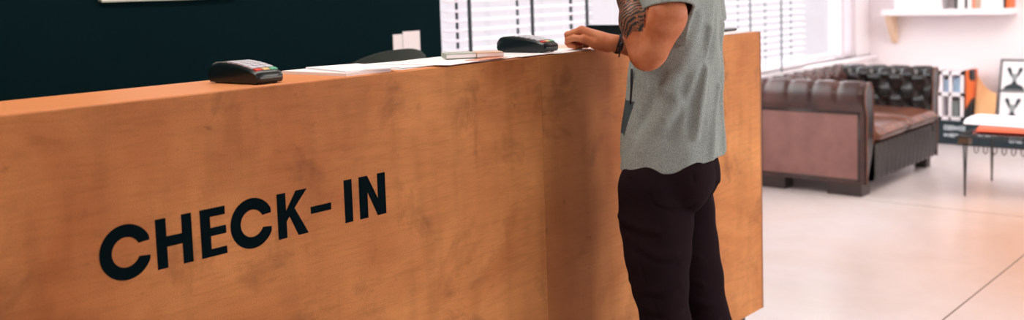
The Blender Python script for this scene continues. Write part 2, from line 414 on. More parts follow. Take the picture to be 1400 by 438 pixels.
# ------------------------------------------------------------------ things on the counter
def terminal(loc, rz, label):
    root = empty('card_terminal', (loc[0], loc[1], loc[2]), rz, label, 'card terminal', 'card terminals on the counter')
    W, Ln = .076, .19
    # side profile (y along the length, z up): low front end, humped back
    prof = [(.004, .003), (0, .010), (.0, .024), (.006, .030), (.03, .0375), (.07, .0455), (.11, .0500), (.15, .0505), (.178, .047), (.188, .036), (.19, .018), (.184, .003)]
    q = MB(); n = 15; rows = []
    for i in range(n):
        a = -1+2*i/(n-1); xx = a*W/2
        sh = 1-.20*abs(a)**6; 
        rows.append([(xx, .095+(y-.095)*(1-.05*abs(a)**5), .003+(z-.003)*sh) for y, z in prof])
    V = q.grid(rows)
    q.bm.faces.new(V[0]); q.bm.faces.new(V[-1][::-1])
    q.bm.faces.new([r[0] for r in V] + [r[-1] for r in V][::-1])
    q.build('housing', M['plastic'], root, auto=50)
    def top(y):
        return np.interp(y, [p_[0] for p_ in prof[3:9]], [p_[1] for p_ in prof[3:9]])
    def plate(mb, x0, x1, y0, y1, h):
        za, zb = top(y0), top(y1); 
        A = [mb.bm.verts.new(c_) for c_ in ((x0, y0, za-.002), (x1, y0, za-.002), (x1, y1, zb-.002), (x0, y1, zb-.002))]
        B = [mb.bm.verts.new(c_) for c_ in ((x0, y0, za+h), (x1, y0, za+h), (x1, y1, zb+h), (x0, y1, zb+h))]
        mb.bm.faces.new(A[::-1]); mb.bm.faces.new(B)
        for k in range(4): mb.bm.faces.new((A[k], A[(k+1) % 4], B[(k+1) % 4], B[k]))
    q = MB(); plate(q, -.029, .029, .128, .168, .0008); q.build('screen', M['screen'], root)
    rows_y = [(.012, .0225), (.028, .043), (.0475, .0625), (.067, .082), (.0865, .1015), (.106, .119)]
    for r, (ya, yb) in enumerate(rows_y):
        for cc in range(3):
            x0 = -.031+cc*.0215
            if r == 0: mm = [M['key_red'], M['key_yellow'], M['key_green']][cc]
            else: mm = M['key']
            q = MB(); plate(q, x0, x0+.0185, ya, yb, .0016); q.build('key', mm, root)
    q = MB(); q.box(-.030, .030, -.0012, .002, .013, .0165, .0006); q.build('card_slot', M['plastic_grey'], root)
    for sx in (-1, 1):
        for y in (.02, .165):
            q = MB(); q.lathe([(.005, 0), (.0055, .004)], 12, (sx*.027, y, 0)); q.build('rubber_foot', M['plastic'], root)
    return root
terminal((-2.322, .046, TOP), math.radians(2), 'black card terminal standing alone on the bare orange counter top')
t2 = terminal((-1.300, .030, TOP+.0042), math.radians(3), 'black card terminal on white papers next to the resting hand')
cb = MB(); cb.tube([(-1.275, .10, TOP+.022), (-1.245, .12, TOP+.024), (-1.20, .15, TOP+.022), (-1.15, .19, TOP+.014), (-1.10, .23, TOP+.006), (-1.07, .26, TOP+.0035), (-1.05, .31, TOP+.0035)], .0028, 8)
cbo = cb.build('cable', M['plastic'], t2, smooth=True); cbo.matrix_parent_inverse = (Matrix.Translation((-1.300, .030, TOP+.0042)) @ Matrix.Rotation(math.radians(3), 4, 'Z')).inverted()

def sheet(corners, z, th, m, label, cat='paper', name='paper_sheet', group=None, curl=0, seed=0, lift=0):
    """one leaf of paper: bilinear patch with a light curl"""
    rnd = random.Random(seed); c = [Vector((a[0], a[1], 0)) for a in corners]
    q = MB(); n = 10; P0 = []; P1 = []
    for i in range(n+1):
        u = i/n; r0, r1 = [], []
        for k in range(n+1):
            v = k/n
            p_ = c[0]*(1-u)*(1-v)+c[1]*u*(1-v)+c[2]*u*v+c[3]*(1-u)*v
            h = z+curl*((2*u-1)**4)*.5+curl*.3*(1+math.sin(5*u+3*v+seed))*.5*(abs(2*v-1)**2)
            r0.append((p_.x, p_.y, h)); r1.append((p_.x, p_.y, h+th))
        P0.append(r0); P1.append(r1)
    A = q.grid(P0); B = q.grid(P1)
    for i in range(n):
        q.bm.faces.new((A[i][0], A[i+1][0], B[i+1][0], B[i][0])); q.bm.faces.new((A[i][n], A[i+1][n], B[i+1][n], B[i][n]))
        q.bm.faces.new((A[0][i], A[0][i+1], B[0][i+1], B[0][i])); q.bm.faces.new((A[n][i], A[n][i+1], B[n][i+1], B[n][i]))
    o = q.build(name, m, None, auto=40)
    return tag(o, label, cat, group)
def rect(cx, cy, w_, h_, a):
    ca, sa = math.cos(a), math.sin(a)
    return [(cx+x_*ca-y_*sa, cy+x_*sa+y_*ca) for x_, y_ in ((-w_/2, -h_/2), (w_/2, -h_/2), (w_/2, h_/2), (-w_/2, h_/2))]
# the two brochure stacks nearest the single terminal
sheet(rect(-2.045, .150, .150, .250, .02), TOP, .0075, M['paper'], 'thick white brochure stack lying nearest to the lone card terminal', 'brochure', 'brochure', None, 0, 1)
sheet(rect(-2.005, .135, .150, .235, -.25), TOP+.0080, .0035, M['paper'], 'white brochure lying askew on top of the thick brochure stack', 'brochure', 'brochure', None, 0, 2)
sheet(rect(-1.86, .158, .165, .235, .12), TOP+.0003, .0010, M['paper'], 'white sheet sticking out beside the brochure stack towards the window', 'paper', 'paper_sheet', None, 0, 3)
sheet(rect(-1.80, .150, .17, .24, -.22), TOP+.0026, .0010, M['paper'], 'white sheet turned askew in the middle of the counter papers', 'paper', 'paper_sheet', None, 0, 4)
sheet(rect(-1.72, .118, .21, .250, .16), TOP+.0039, .0010, M['paper'], 'white sheet whose corner pokes over the counter front edge', 'paper', 'paper_sheet', None, 0, 5)
sheet(rect(-1.775, .085, .10, .15, .5), TOP+.0014, .0010, M['paper_pink'], 'salmon pink leaflet peeping from under the white sheets', 'leaflet', 'leaflet', None, 0, 6)
sheet(rect(-1.56, .15, .20, .27, .05), TOP+.0014, .0010, M['paper'], 'white sheet lying under the grey and tan booklets', 'paper', 'paper_sheet', None, 0, 8)
sheet(rect(-1.60, .030, .13, .05, .06), TOP+.0052, .001, M['paper_pink'], 'narrow salmon strip of paper in front of the grey booklet', 'leaflet', 'leaflet', None, 0, 11)
# grey booklet with a tan one against it
bk = empty('booklet', (-1.600, .134, TOP+.0065), -.64, 'grey-green booklet stack behind the counter papers by the window post', 'booklet')
q = MB(); q.box(-.045, .040, -.04, .055, 0, .015, .001); q.build('cover', M['paper_grey'], bk)
q = MB(); q.box(-.044, .041, -.0405, .056, .003, .012); q.build('pages', M['paper'], bk)
bk = empty('booklet', (-1.530, .082, TOP+.0065), -.64, 'tan booklet lying between the grey booklet and the card terminal', 'booklet')
q = MB(); q.box(-.044, .034, -.04, .05, 0, .0145, .001); q.build('cover', M['paper_tan'], bk)
q = MB(); q.box(-.043, .035, -.0405, .051, .003, .0115); q.build('pages', M['paper'], bk)
sheet(rect(-1.385, .145, .20, .28, .04), TOP+.0026, .0012, M['paper'], 'white sheet lying under the card terminal beside the hand', 'paper', 'paper_sheet', None, 0, 9)
sheet(rect(-1.23, .13, .22, .25, .08), TOP+.0004, .001, M['paper'], 'white sheet between the card terminal and the resting hand', 'paper', 'paper_sheet', None, .002, 10)
# far end of the counter
sheet(rect(-.185, .15, .21, .28, .02), TOP+.0005, .006, M['paper'], 'white paper pad at the far end of the counter behind the man', 'paper pad', 'paper_pad', None, 0, 12)
cbd = empty('clipboard', (-.19, .16, TOP+.0066), 0, 'black folder with rounded end lying on the white pad at the counter end', 'folder')
q = MB(); q.box(-.13, .12, -.095, .10, 0, .012, .0055, 3); q.build('cover', M['plastic'], cbd, smooth=True)
q = MB(); q.box(-.05, .05, -.01, .01, .012, .017, .002); q.build('clip', M['plastic_grey'], cbd)

# ------------------------------------------------------------------ behind the counter
ch = empty('office_chair', (-.93, 1.13, 0), math.radians(0), 'dark grey office chair whose rounded back shows above the counter', 'chair')
q = MB(); rows = []
nu, nv = 25, 18
for i in range(nu):
    a = -1+2*i/(nu-1); row = []
    for jx in range(nv):
        b_ = jx/(nv-1)
        half = .185
        zt = 1.203-.042*abs(a)**2.4; zb = .80
        z_ = zb+(zt-zb)*b_
        row.append((a*half*(1-.05*(1-b_)), -.02-.06*(1-a*a)+.03*b_, z_))
    rows.append(row)
back = [[(x_, y_+.035+.02*math.sin(PI*min(1, max(0, (z_-.8)/.41))), z_-.004) for x_, y_, z_ in r] for r in rows]
A = q.grid(rows); B = q.grid(back)
for i in range(nu-1):
    q.bm.faces.new((A[i][0], A[i+1][0], B[i+1][0], B[i][0])); q.bm.faces.new((A[i][-1], A[i+1][-1], B[i+1][-1], B[i][-1]))
for k in range(nv-1):
    q.bm.faces.new((A[0][k], A[0][k+1], B[0][k+1], B[0][k])); q.bm.faces.new((A[-1][k], A[-1][k+1], B[-1][k+1], B[-1][k]))
q.build('backrest', M['chair_fabric'], ch, auto=60)
q = MB(); q.box(-.22, .22, -.06, .36, .60, .67, .03, 3); q.build('seat', M['chair_fabric'], ch, smooth=True)
q = MB(); q.tube([(0, .0, .62), (0, -.03, .66), (0, .03, .74), (0, .02, .9)], .018, 10); q.build('back_bar', M['plastic'], ch, smooth=True)
q = MB(); q.lathe([(.03, .1), (.03, .35), (.022, .35), (.022, .6)], 16, (0, .15, 0)); q.build('gas_lift', M['plastic'], ch)
for k in range(5):
    a = 2*PI*k/5+.3; d = Vector((math.cos(a), math.sin(a), 0)); o_ = Vector((0, .15, .11))
    q = MB(); q.tube([o_, o_+d*.15+Vector((0, 0, -.01)), o_+d*.28+Vector((0, 0, -.045))], [.024, .02, .014], 8); lg = q.build('leg', M['plastic'], ch, smooth=True)
    q = MB(); c_ = o_+d*.28; sd = d.cross(Vector((0, 0, 1)))
    q.tube([Vector((c_.x, c_.y, .03))-sd*.018, Vector((c_.x, c_.y, .03))+sd*.018], .03, 14); q.build('caster', M['plastic'], ch)
mo = empty('computer_monitor', (-.272, .55, .7455), math.radians(0), 'black monitor top showing just above the resting hand', 'monitor')
q = MB(); q.box(-.018, .018, -.21, .10, .15, .521, .006); q.build('screen_housing', M['plastic'], mo)
q = MB(); q.box(-.0195, -.0175, -.20, .09, .165, .508); q.build('display', M['toe'], mo)
q = MB(); q.box(.015, .04, -.03, .05, .03, .3, .004); q.build('stand_neck', M['plastic'], mo)
q = MB(); q.box(-.08, .10, -.1, .12, 0, .012, .005); q.build('stand_base', M['plastic'], mo)
# papers pinned to the dark wall
for k, (x0, x1, z0, z1, lb) in enumerate(((-.455, -.36, .96, 1.232, 'tall white sheet on the dark wall, the lower edge-left one of two'), (-.395, -.285, .96, 1.243, 'tall white sheet on the dark wall beside the window, the one reaching higher'))):
    q = MB(); q.box(x0, x1, YW-.004-.004*k, YW-.0005-.004*k, z0, z1)
    tag(q.build('wall_paper_sheet', M['paper']), ['tall white sheet on the dark wall, farther from the window of two', 'tall white sheet on the dark wall, nearer the window and reaching higher'][k], 'paper', 'white sheets pinned to the dark wall')
sg = empty('wall_sign', (-1.62, YW, 1.4255), 0, 'white sign board high on the dark wall, only its lower edge seen', 'sign')
q = MB(); q.box(-.262, .30, -.018, -.001, .005, .35, .002); q.build('board', M['paper'], sg)
q = MB()
for a_, b_, c_, d_ in ((-.266, .304, .0, .005), (-.266, .304, .35, .355)): q.box(a_, b_, -.02, 0, c_, d_)
q.box(-.266, -.262, -.02, 0, 0, .355); q.box(.300, .304, -.02, 0, 0, .355)
q.build('frame', M['paper_grey'], sg)

# ------------------------------------------------------------------ chesterfield sofa (x 2.70..4.12, front y .63, back y 1.40)
SX, SY = 2.70, .655
sofa = empty('chesterfield_sofa', (SX, SY, 0), 0, 'brown leather chesterfield sofa with buttoned rolled arms below the windows', 'sofa')
LEN, DEP = 1.40, .76
def tuft(a, b, sa, sb):
    """diamond tufting: 0 at a button, 1 on the pillow tops; returns depth factor"""
    u, v = a/sa, b/sb
    best = 9
    for off in (0, .5):
        du = (u+off) - round(u+off); dv = (v+off) - round(v+off)
        best = min(best, math.hypot(du, dv))
    # fold lines run between neighbouring buttons
    p_ = abs(((u+v) % 1)-.5)*2; q_ = abs(((u-v) % 1)-.5)*2
    fold = max(p_, q_)**10
    return -.030*math.exp(-(best/.16)**2) - .012*fold
def rolled(path, nrm, v0, v1, nv, conv, tuft_from, tuft_to, su=.13, sv=.17, pleat=None):
    """sweep a profile (list of 2D points with outward normals) along v; conv maps (a,b,v)->xyz"""
    rows = []
    acc = [0]
    for i in range(1, len(path)): acc.append(acc[-1]+math.dist(path[i], path[i-1]))
    for k in range(nv+1):
        v = v0+(v1-v0)*k/nv; row = []
        for i, (p_, n_) in enumerate(zip(path, nrm)):
            s_ = acc[i]; h = 0
            if tuft_from <= s_ <= tuft_to: h = tuft(v, s_-tuft_from, sv, su)
            elif pleat and pleat[0] <= s_ < tuft_from: h = -.010*abs(math.cos(PI*v/sv))**14
            row.append(conv((p_[0]+n_[0]*h)*.78, p_[1]+n_[1]*h, v))
        rows.append(row)
    return rows
def profile():
    """arm/back section: a = across (0 outer face .. .20 inner face), b = height"""
    pts = [(.03, .085)] + [(.03, z) for z in np.linspace(.12, .54, 8)]
    cx, cz, R = .080, .655, .105
    for a in np.linspace(math.radians(232), math.radians(-15), 44): pts.append((cx+R*math.cos(a), cz+R*math.sin(a)))
    for z in np.linspace(.60, .34, 20): pts.append((.185+.012*math.sin((.6-z)*9), z))
    n = []
    for i in range(len(pts)):
        a = pts[max(0, i-1)]; b = pts[min(len(pts)-1, i+1)]
        t = Vector((b[0]-a[0], b[1]-a[1])).normalized(); n.append((-t.y, t.x))
    return pts, n
PRF, NRM = profile()
def arm(name, conv, leather_, v0, v1, nv, label=None, caps=True):
    # profile travels up the outer side, over the roll and down inside; the (-t.y,t.x) normal points outwards
    acc = 0; s_roll = 0; s_end = 0
    L_ = [0]
    for i in range(1, len(PRF)): L_.append(L_[-1]+math.dist(PRF[i], PRF[i-1]))
    s_roll, s_t = L_[9], L_[9+25]
    rows = rolled(PRF, NRM, v0, v1, nv, conv, s_t, 9, .17, .17, pleat=(s_roll+.06,))
    q = MB(); V = q.grid(rows)
    for R_ in (V[0], V[-1]):
        q.bm.faces.new(R_)
    q.bm.faces.new([r[0] for r in V]+[r[-1] for r in V][::-1])
    o = q.build(name, leather_, sofa, auto=62)
    if label: o['label'] = label
    # buttons where the diamonds meet
    btn = []
    for iu in range(0, 6):
        for iv in range(-1, 14):
            for off in (0, .5):
                s_ = s_t+(iu+off)*.17; v = (iv+off)*.17
                if s_ > L_[-1]-.03 or not (v0+.02 < v < v1-.02): continue
                a = np.interp(s_, L_, [p_[0] for p_ in PRF]); b = np.interp(s_, L_, [p_[1] for p_ in PRF])
                na = np.interp(s_, L_, [p_[0] for p_ in NRM]); nb = np.interp(s_, L_, [p_[1] for p_ in NRM])
                btn.append(conv((a-na*.022)*.78, b-nb*.022, v))
    return o, btn
def buttons(pts, par):
    me = None
    for p_ in pts[:95]:
        if me is None:
            bm = bmesh.new(); bmesh.ops.create_icosphere(bm, subdivisions=2, radius=.011); me = bpy.data.meshes.new('button'); bm.to_mesh(me); bm.free(); me.materials.append(M['leather_dark'])
            for f in me.polygons: f.use_smooth = True
        o = bpy.data.objects.new('button', me); COL.objects.link(o); o.parent = par; o.location = p_
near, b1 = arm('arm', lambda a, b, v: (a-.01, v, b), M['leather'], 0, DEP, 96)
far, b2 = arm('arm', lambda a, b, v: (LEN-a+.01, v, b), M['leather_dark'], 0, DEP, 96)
bk_, b3 = arm('backrest', lambda a, b, v: (v, DEP-a+.02, b), M['leather'], .06, LEN-.06, 150)
buttons(b1[:0]+b1[::1], near); buttons(b2, far); buttons(b3, bk_)
# outer side panel with upholstery piping; its top tube imitates the shadow under the roll
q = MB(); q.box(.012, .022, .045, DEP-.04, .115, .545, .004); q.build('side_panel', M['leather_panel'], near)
q = MB(); q.tube([(.016, .035, .10), (.016, .035, .55)], .006, 8); q.tube([(.012, .03, .552), (.012, DEP-.03, .552)], .009, 8); q.tube([(.016, DEP-.03, .10), (.016, DEP-.03, .55)], .006, 8); q.tube([(.016, .035, .105), (.016, DEP-.03, .105)], .005, 8); q.build('piping', M['leather_dark'], near, smooth=True)  # piping, plus the top tube standing for the shadow under the roll
# scroll fronts of both arms
def scroll(cx, par):
    sgn = 1 if cx < LEN/2 else -1
    pts = [(cx+sgn*(p_[0]-.095)*.66, .10+(p_[1]-.10)*.985) for p_ in PRF[::2]]
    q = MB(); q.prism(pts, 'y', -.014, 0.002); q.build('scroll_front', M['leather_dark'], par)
    q = MB(); q.tube([(x_, -.014, z_) for x_, z_ in pts], .0055, 8); q.build('piping', M['leather_worn'], par, smooth=True)
scroll(.066, near); scroll(LEN-.066, far)
# seat base with a pleated front, and two cushions
q = MB(); n = 260; rows = []
for i in range(n+1):
    x_ = .14+(LEN-.22)*i/n
    h = -.030*abs(math.cos(PI*x_/.085))**2
    rows.append([(x_, .03, .345), (x_, -.022-h*.4, .335), (x_, -.026-h, .30), (x_, -.026-h, .20), (x_, -.022-h*.6, .12), (x_, -.012, .09), (x_, .08, .085)])
q.grid(rows); q.build('seat_base', M['leather_dark'], sofa, auto=70)
q = MB(); q.box(.03, LEN-.03, .06, DEP-.05, .085, .34); q.build('seat_frame', M['leather_dark'], sofa)
def cushion(x0, x1):
    q = MB(); nx, ny = 28, 30; T_, B_ = [], []
    for i in range(nx+1):
        a = -1+2*i/nx; rt, rb = [], []
        for jx in range(ny+1):
            b_ = -1+2*jx/ny
            e = (1-abs(a)**6)**.5*(1-abs(b_)**6)**.5 if abs(a) < 1 and abs(b_) < 1 else 0
            x_ = (x0+x1)/2+a*(x1-x0)/2; y_ = .28+b_*.335
            rt.append((x_, y_, .385+.072*e**.75+.010*(1-a*a)*(1-b_*b_))); rb.append((x_, y_, .385-.042*e**.6))
        T_.append(rt); B_.append(rb)
    q.grid(T_); q.grid(B_)
    bmesh.ops.remove_doubles(q.bm, verts=q.bm.verts, dist=.0004)
    o = q.build('seat_cushion', M['leather_worn'], sofa, smooth=True)
    q = MB(); loop = [(x0+.01, -.056, .387), (x1-.01, -.056, .387)]; q.tube(loop, .006, 8); q.build('piping', M['leather_dark'], o, smooth=True)
cushion(.15, LEN/2-.003); cushion(LEN/2+.003, LEN-.10)
for (x0, x1, y0, y1, mm) in ((.02, .16, .02, .26, 'foot_wood'), (.02, .16, DEP-.20, DEP-.02, 'foot_wood'), (LEN-.12, LEN-.03, .03, .12, 'foot_wood'), (LEN-.12, LEN-.03, DEP-.12, DEP-.03, 'foot_wood')):
    q = MB(); q.box(x0, x1, y0, y1, 0, .086, .004); q.build('foot', M[mm], sofa)

# ------------------------------------------------------------------ wire coffee table with magazines
tb = empty('wire_coffee_table', (3.40, -.12, 0), 0, 'low black wire coffee table on hairpin legs carrying magazines', 'table')
tx0, tx1, ty0, ty1, tz = -.36, .34, -.62, .31, .392
q = MB()
for z_ in (tz, tz-.05):
    q.tube([(tx0, ty0, z_), (tx1, ty0, z_), (tx1, ty1, z_), (tx0, ty1, z_)], .005, 8, closed=True)
q.build('rim', M['wire'], tb, smooth=True)
q = MB()
for i in range(1, 13):
    y_ = ty0+(ty1-ty0)*i/13; q.tube([(tx0, y_, tz-.055), (tx0, y_, tz), (tx1, y_, tz), (tx1, y_, tz-.055)], .0028, 6)
for i in range(1, 10):
    x_ = tx0+(tx1-tx0)*i/10; q.tube([(x_, ty0, tz-.055), (x_, ty0, tz), (x_, ty1, tz), (x_, ty1, tz-.055)], .0028, 6)
q.build('wire_grid', M['wire'], tb, smooth=True)
q = MB()
y_ = ty0+.02
while y_ < ty1-.12:
    q.tube([(tx0, y_, tz-.05), (tx0-.006, y_, tz-.085), (tx0-.004, y_+.012, tz-.098), (tx0, y_+.024, tz-.085), (tx0, y_+.024, tz-.05)], .0035, 6); y_ += .055
q.build('wire_loops', M['bronze_wire'], tb, smooth=True)
for sx, sy in ((0, 1), (1, 1), (0, 0), (1, 0)):
    cx = tx0+.05 if sx == 0 else tx1-.06; cy = ty1-.045 if sy else ty0+.06
    q = MB()
    q.tube([(cx-.03, cy, tz-.05), (cx-.012, cy, .16), (cx-.003, cy, .012), (cx, cy, .004), (cx+.003, cy, .012), (cx+.012, cy, .16), (cx+.03, cy, tz-.05)], .0055, 8)
    lg = q.build('hairpin_leg', M['wire'], tb, smooth=True)
    q = MB(); q.box(cx-.045, cx+.045, cy-.03, cy+.03, tz-.055, tz-.002, .004); q.build('leg_bracket', M['bronze_wire'], lg)
def magazine(name, loc, rz, w_, d_, th, arch, cover, label, edge=None):
    root = empty(name, loc, rz, label, 'magazine')
    n = 18; q = MB(); lo, hi = [], []
    for i in range(n+1):
        u = i/n; e = th*(1-(2*u-1)**8)**.5 if 0 < i < n else 0
        b0 = arch*math.sin(PI*u)*.25
        lo.append([(-w_/2+w_*u, y, b0*.0) for y in (-d_/2, d_/2)]); hi.append([(-w_/2+w_*u, y, max(.0015, e+b0)) for y in (-d_/2, d_/2)])
    A = q.grid(lo); B = q.grid(hi)
    for s_ in (0, 1):
        for i in range(n): q.bm.faces.new((A[i][s_], A[i+1][s_], B[i+1][s_], B[i][s_]))
    for s_ in (0, n): q.bm.faces.new((A[s_][0], A[s_][1], B[s_][1], B[s_][0]))
    q.build('pages', edge or M['paper'], root, auto=40)
    q = MB(); rows0 = [[(-w_/2-.002+(w_+.004)*i/n, y, max(.0015, th*(1-(2*i/n-1)**8)**.5 if 0 < i < n else 0)+arch*math.sin(PI*i/n)*.25+.0008) for y in (-d_/2-.002, d_/2+.002)] for i in range(n+1)]
    rows1 = [[(a, b, c+.0012) for a, b, c in r] for r in rows0]
    A = q.grid(rows0); B = q.grid(rows1)
    for s_ in (0, 1):
        for i in range(n): q.bm.faces.new((A[i][s_], A[i+1][s_], B[i+1][s_], B[i][s_]))
    for s_ in (0, n): q.bm.faces.new((A[s_][0], A[s_][1], B[s_][1], B[s_][0]))
    q.build('cover', cover, root, auto=40)
    return root
magazine('magazine', (3.33, -.10, tz+.0055), .0, .34, .44, .016, .01, M['mag_dark'], 'dark red magazine at the bottom of the coffee table pile')
magazine('magazine', (3.32, -.12, tz+.0270), .06, .34, .44, .020, .01, M['mag_red'], 'orange-red magazine under the big white one on the coffee table', M['mag_red'])
magazine('magazine', (3.42, -.04, tz+.0530), -.10, .36, .46, .026, .05, M['paper'], 'thick white magazine with curved cover on top of the coffee table pile')

# ------------------------------------------------------------------ end wall: low black crate with standing things, shelf above
pz = .205
cr = empty('black_crate', (5.16, .30, 0), 0, 'long low black crate with white lettering along the end wall', 'crate')
q = MB(); q.box(0, .235, -1.3, .72, .002, pz, .004); q.build('body', M['black_box'], cr)
q = MB(); q.box(-.004, 0, -1.28, .70, .176, .180); q.build('lid_groove', M['plastic'], cr)
def marks(name, y0, y1, z0, z1, glyphs):
    """a line of bold blurred-looking capitals as stroke letters on the crate front"""
    q = MB(); n = len(glyphs); w_ = (y1-y0)/n
    S = {'O': [(0, 0, 0, 1), (0, 1, 1, 1), (1, 1, 1, 0), (1, 0, 0, 0)], 'I': [(.5, 0, .5, 1)], 'E': [(0, 0, 0, 1), (0, 1, 1, 1), (0, .5, .8, .5), (0, 0, 1, 0)],
         'D': [(0, 0, 0, 1), (0, 1, .7, 1), (.7, 1, 1, .6), (1, .6, 1, .4), (1, .4, .7, 0), (.7, 0, 0, 0)], 'N': [(0, 0, 0, 1), (0, 1, 1, 0), (1, 0, 1, 1)], 'C': [(1, 1, 0, 1), (0, 1, 0, 0), (0, 0, 1, 0)]}
    for i, g_ in enumerate(glyphs):
        for a, b, c_, d_ in S[g_]:
            ya = y1-w_*(i+.12+a*.72); yb = y1-w_*(i+.12+c_*.72)
            za = z0+(z1-z0)*b; zb = z0+(z1-z0)*d_
            q.tube([(-.0045, ya, za), (-.0045, yb, zb)], .0055, 6)
    q.build(name, M['white_ink'], cr)
marks('lettering', .46, .635, .128, .158, 'COENICE')
marks('lettering', .52, .635, .070, .090, 'NIECO')
marks('lettering', .20, .375, .090, .125, 'COD')
marks('lettering', .02, .12, .055, .085, 'ENC')
# white display box with openings
db = empty('display_box', (5.17, .885, pz), 0, 'white display box with small openings standing on the black crate', 'display box')
q = MB()
h_ = .415
for (a, b, c_, d_) in ((-.10, .10, 0, .03), (-.10, .10, h_-.03, h_), (-.10, .10, .205, .235), (-.10, -.075, 0, h_), (.075, .10, 0, h_), (.0, .018, 0, h_)):
    q.box(0, .16, a, b, c_, d_)
q.box(.15, .165, -.10, .10, 0, h_); q.build('carcass', M['white_paint'], db)
q = MB(); q.box(.02, .04, -.06, .0, .03, .16, .002); q.build('grey_insert', M['grey_print'], db)
q = MB(); q.box(.05, .06, -.07, -.004, .235, .36, .002); q.box(.05, .06, .02, .07, .235, .34, .002); q.build('blue_insert', M['blue_print'], db)
# upright magazine with orange cover, dark patches
ub = empty('upright_book', (5.17, .745, pz), 0, 'tall orange and black book standing between white box and tan board', 'book')
q = MB(); q.box(0, .17, -.024, .022, 0, .43, .002); q.build('cover', M['orange'], ub)
q = MB(); q.prism([(-.0245, 0), (.0225, 0), (.0225, .10), (-.0245, .19)], 'x', -.0015, .1); q.build('spine_print', M['black_cover'], ub); q = MB(); q.prism([(-.0245, .34), (-.004, .36), (-.004, .431), (-.0245, .431)], 'x', -.0015, .1); q.build('spine_print', M['black_cover'], ub)
# tan board leaning on the wall, cut slantwise on top
bd = MB(); th_ = .014
poly = [(.705, 0), (.545, 0), (.545, .235), (.60, .26), (.655, .31), (.705, .385)]
for sx in (0,):
    bd.prism([(a-.62, b) for a, b in poly], 'x', 0, th_)
bo = bd.build('tan_board', M['board'], None, auto=30); bo.location = (5.19, .62, pz+.003); bo.rotation_euler = (0, math.radians(13), 0)
tag(bo, 'tan wooden board leaning on the white wall behind the magazines', 'board')
# leaning black frame with two portraits
fr = empty('picture_frame', (5.21, .31, pz+.001), 0, 'black frame with two stacked portraits leaning on the end wall', 'picture frame')
fr.rotation_euler = (0, math.radians(13), 0)
FW, FH = .225, .525
q = MB()
for (a, b, c_, d_) in ((-FW, FW, 0, .012), (-FW, FW, FH-.012, FH), (-FW, -FW+.012, 0, FH), (FW-.012, FW, 0, FH), (-FW, FW, FH/2-.005, FH/2+.005), (-.006, .006, 0, FH)):
    q.box(-.012, .008, a, b, c_, d_, .001, 1)
q.build('frame', M['frame_black'], fr)
for cy in (.112, -.112):
    for iz in (0, 1):
        zb = .012+iz*(FH/2-.006); q = MB(); q.box(0, .004, cy-.102, cy+.102, zb, zb+.245); pr = q.build('print', M['paper'], fr)
        # shoulders and a head between two raised dark tufts, as plain blots
        q = MB(); sh = [(cy-.085, zb+.004), (cy+.085, zb+.004), (cy+.065, zb+.035), (cy+.02, zb+.058), (cy+.012, zb+.085), (cy-.012, zb+.085), (cy-.02, zb+.058), (cy-.065, zb+.035)]
        q.prism(sh, 'x', -.0012, 0)
        for s_ in (-1, 1):
            q.prism([(cy+s_*.012, zb+.115), (cy+s_*.028, zb+.11), (cy+s_*.062, zb+.175), (cy+s_*.05, zb+.195), (cy+s_*.03, zb+.185)], 'x', -.0012, 0)
        q.build('silhouette', M['print_dark'], pr)
        q = MB(); q.prism([(cy+.024*math.cos(a), zb+.11+.032*math.sin(a)) for a in np.linspace(0, 2*PI, 16)[:-1]], 'x', -.0018, 0); q.build('face', M['print_mid'], pr)
# shelf with brackets and books
sz = 1.145
sh = empty('wall_shelf', (XW, .95, sz), 0, 'white shelf on pale brackets fixed to the end wall', 'shelf')
q = MB(); q.box(-.22, -.001, -.52, .53, -.052, 0, .003); q.build('board', M['white_paint'], sh)
for y_ in (.49,):
    q = MB(); q.prism([(-.20, -.053), (-.001, -.053), (-.001, -.30), (-.03, -.30), (-.17, -.09)], 'y', y_-.022, y_+.022); q.build('bracket', M['bracket'], sh)
def book(y0, y1, h_, d_, cover, label, group='books on the white wall shelf', lean=0):
    root = empty('book', (XW-.205, (y0+y1)/2, sz+.0005), 0, label, 'book', group)
    w_ = y1-y0
    q = MB(); q.box(0, .003, -w_/2, w_/2, 0, h_, .0008, 1); q.box(.002, d_, -w_/2, -w_/2+.002, 0, h_); q.box(.002, d_, w_/2-.002, w_/2, 0, h_); q.build('cover', cover, root)
    q = MB(); q.box(.004, d_-.004, -w_/2+.002, w_/2-.002, .003, h_-.004); q.build('pages', M['paper'], root)
wb = empty('white_box', (XW-.20, 1.175, sz+.0005), 0, 'wide white box at the window end of the wall shelf', 'box')
q = MB(); q.box(0, .18, -.20, .20, 0, .20, .002); q.build('body', M['white_paint'], wb)
q = MB(); q.box(-.003, .183, -.203, .203, .20, .25, .002); q.build('lid', M['white_paint'], wb)
book(.845, .868, .24, .16, M['green_cover'], 'dark-spined book, first beside the white box on the shelf')
book(.79, .843, .22, .16, M['paper'], 'pale book between two dark-spined ones on the shelf')
book(.768, .788, .235, .16, M['green_cover'], 'dark-spined book, second dark one from the white box')
book(.735, .766, .22, .15, M['paper'], 'narrow pale book just before the orange-brown spine on the shelf')
book(.705, .733, .23, .16, M['mag_dark'] if False else M['paper_pink'], 'orange-brown spined book in the middle of the shelf')
book(.665, .702, .21, .15, M['paper_tan'], 'beige book next to the orange-brown spine on the shelf')
book(.49, .66, .23, .16, M['paper'], 'very wide white volume on the outer half of the shelf')
book(.470, .487, .22, .16, M['black_cover'], 'thin black book beyond the wide white volume on the shelf')
book(.440, .468, .22, .16, M['orange'], 'orange book, last one at the shelf end away from the window')

# ------------------------------------------------------------------ the man: implicit surfaces polygonised with surface nets
PO = Vector((-1.13, -.35, 0)); PTH = math.radians(105.5)
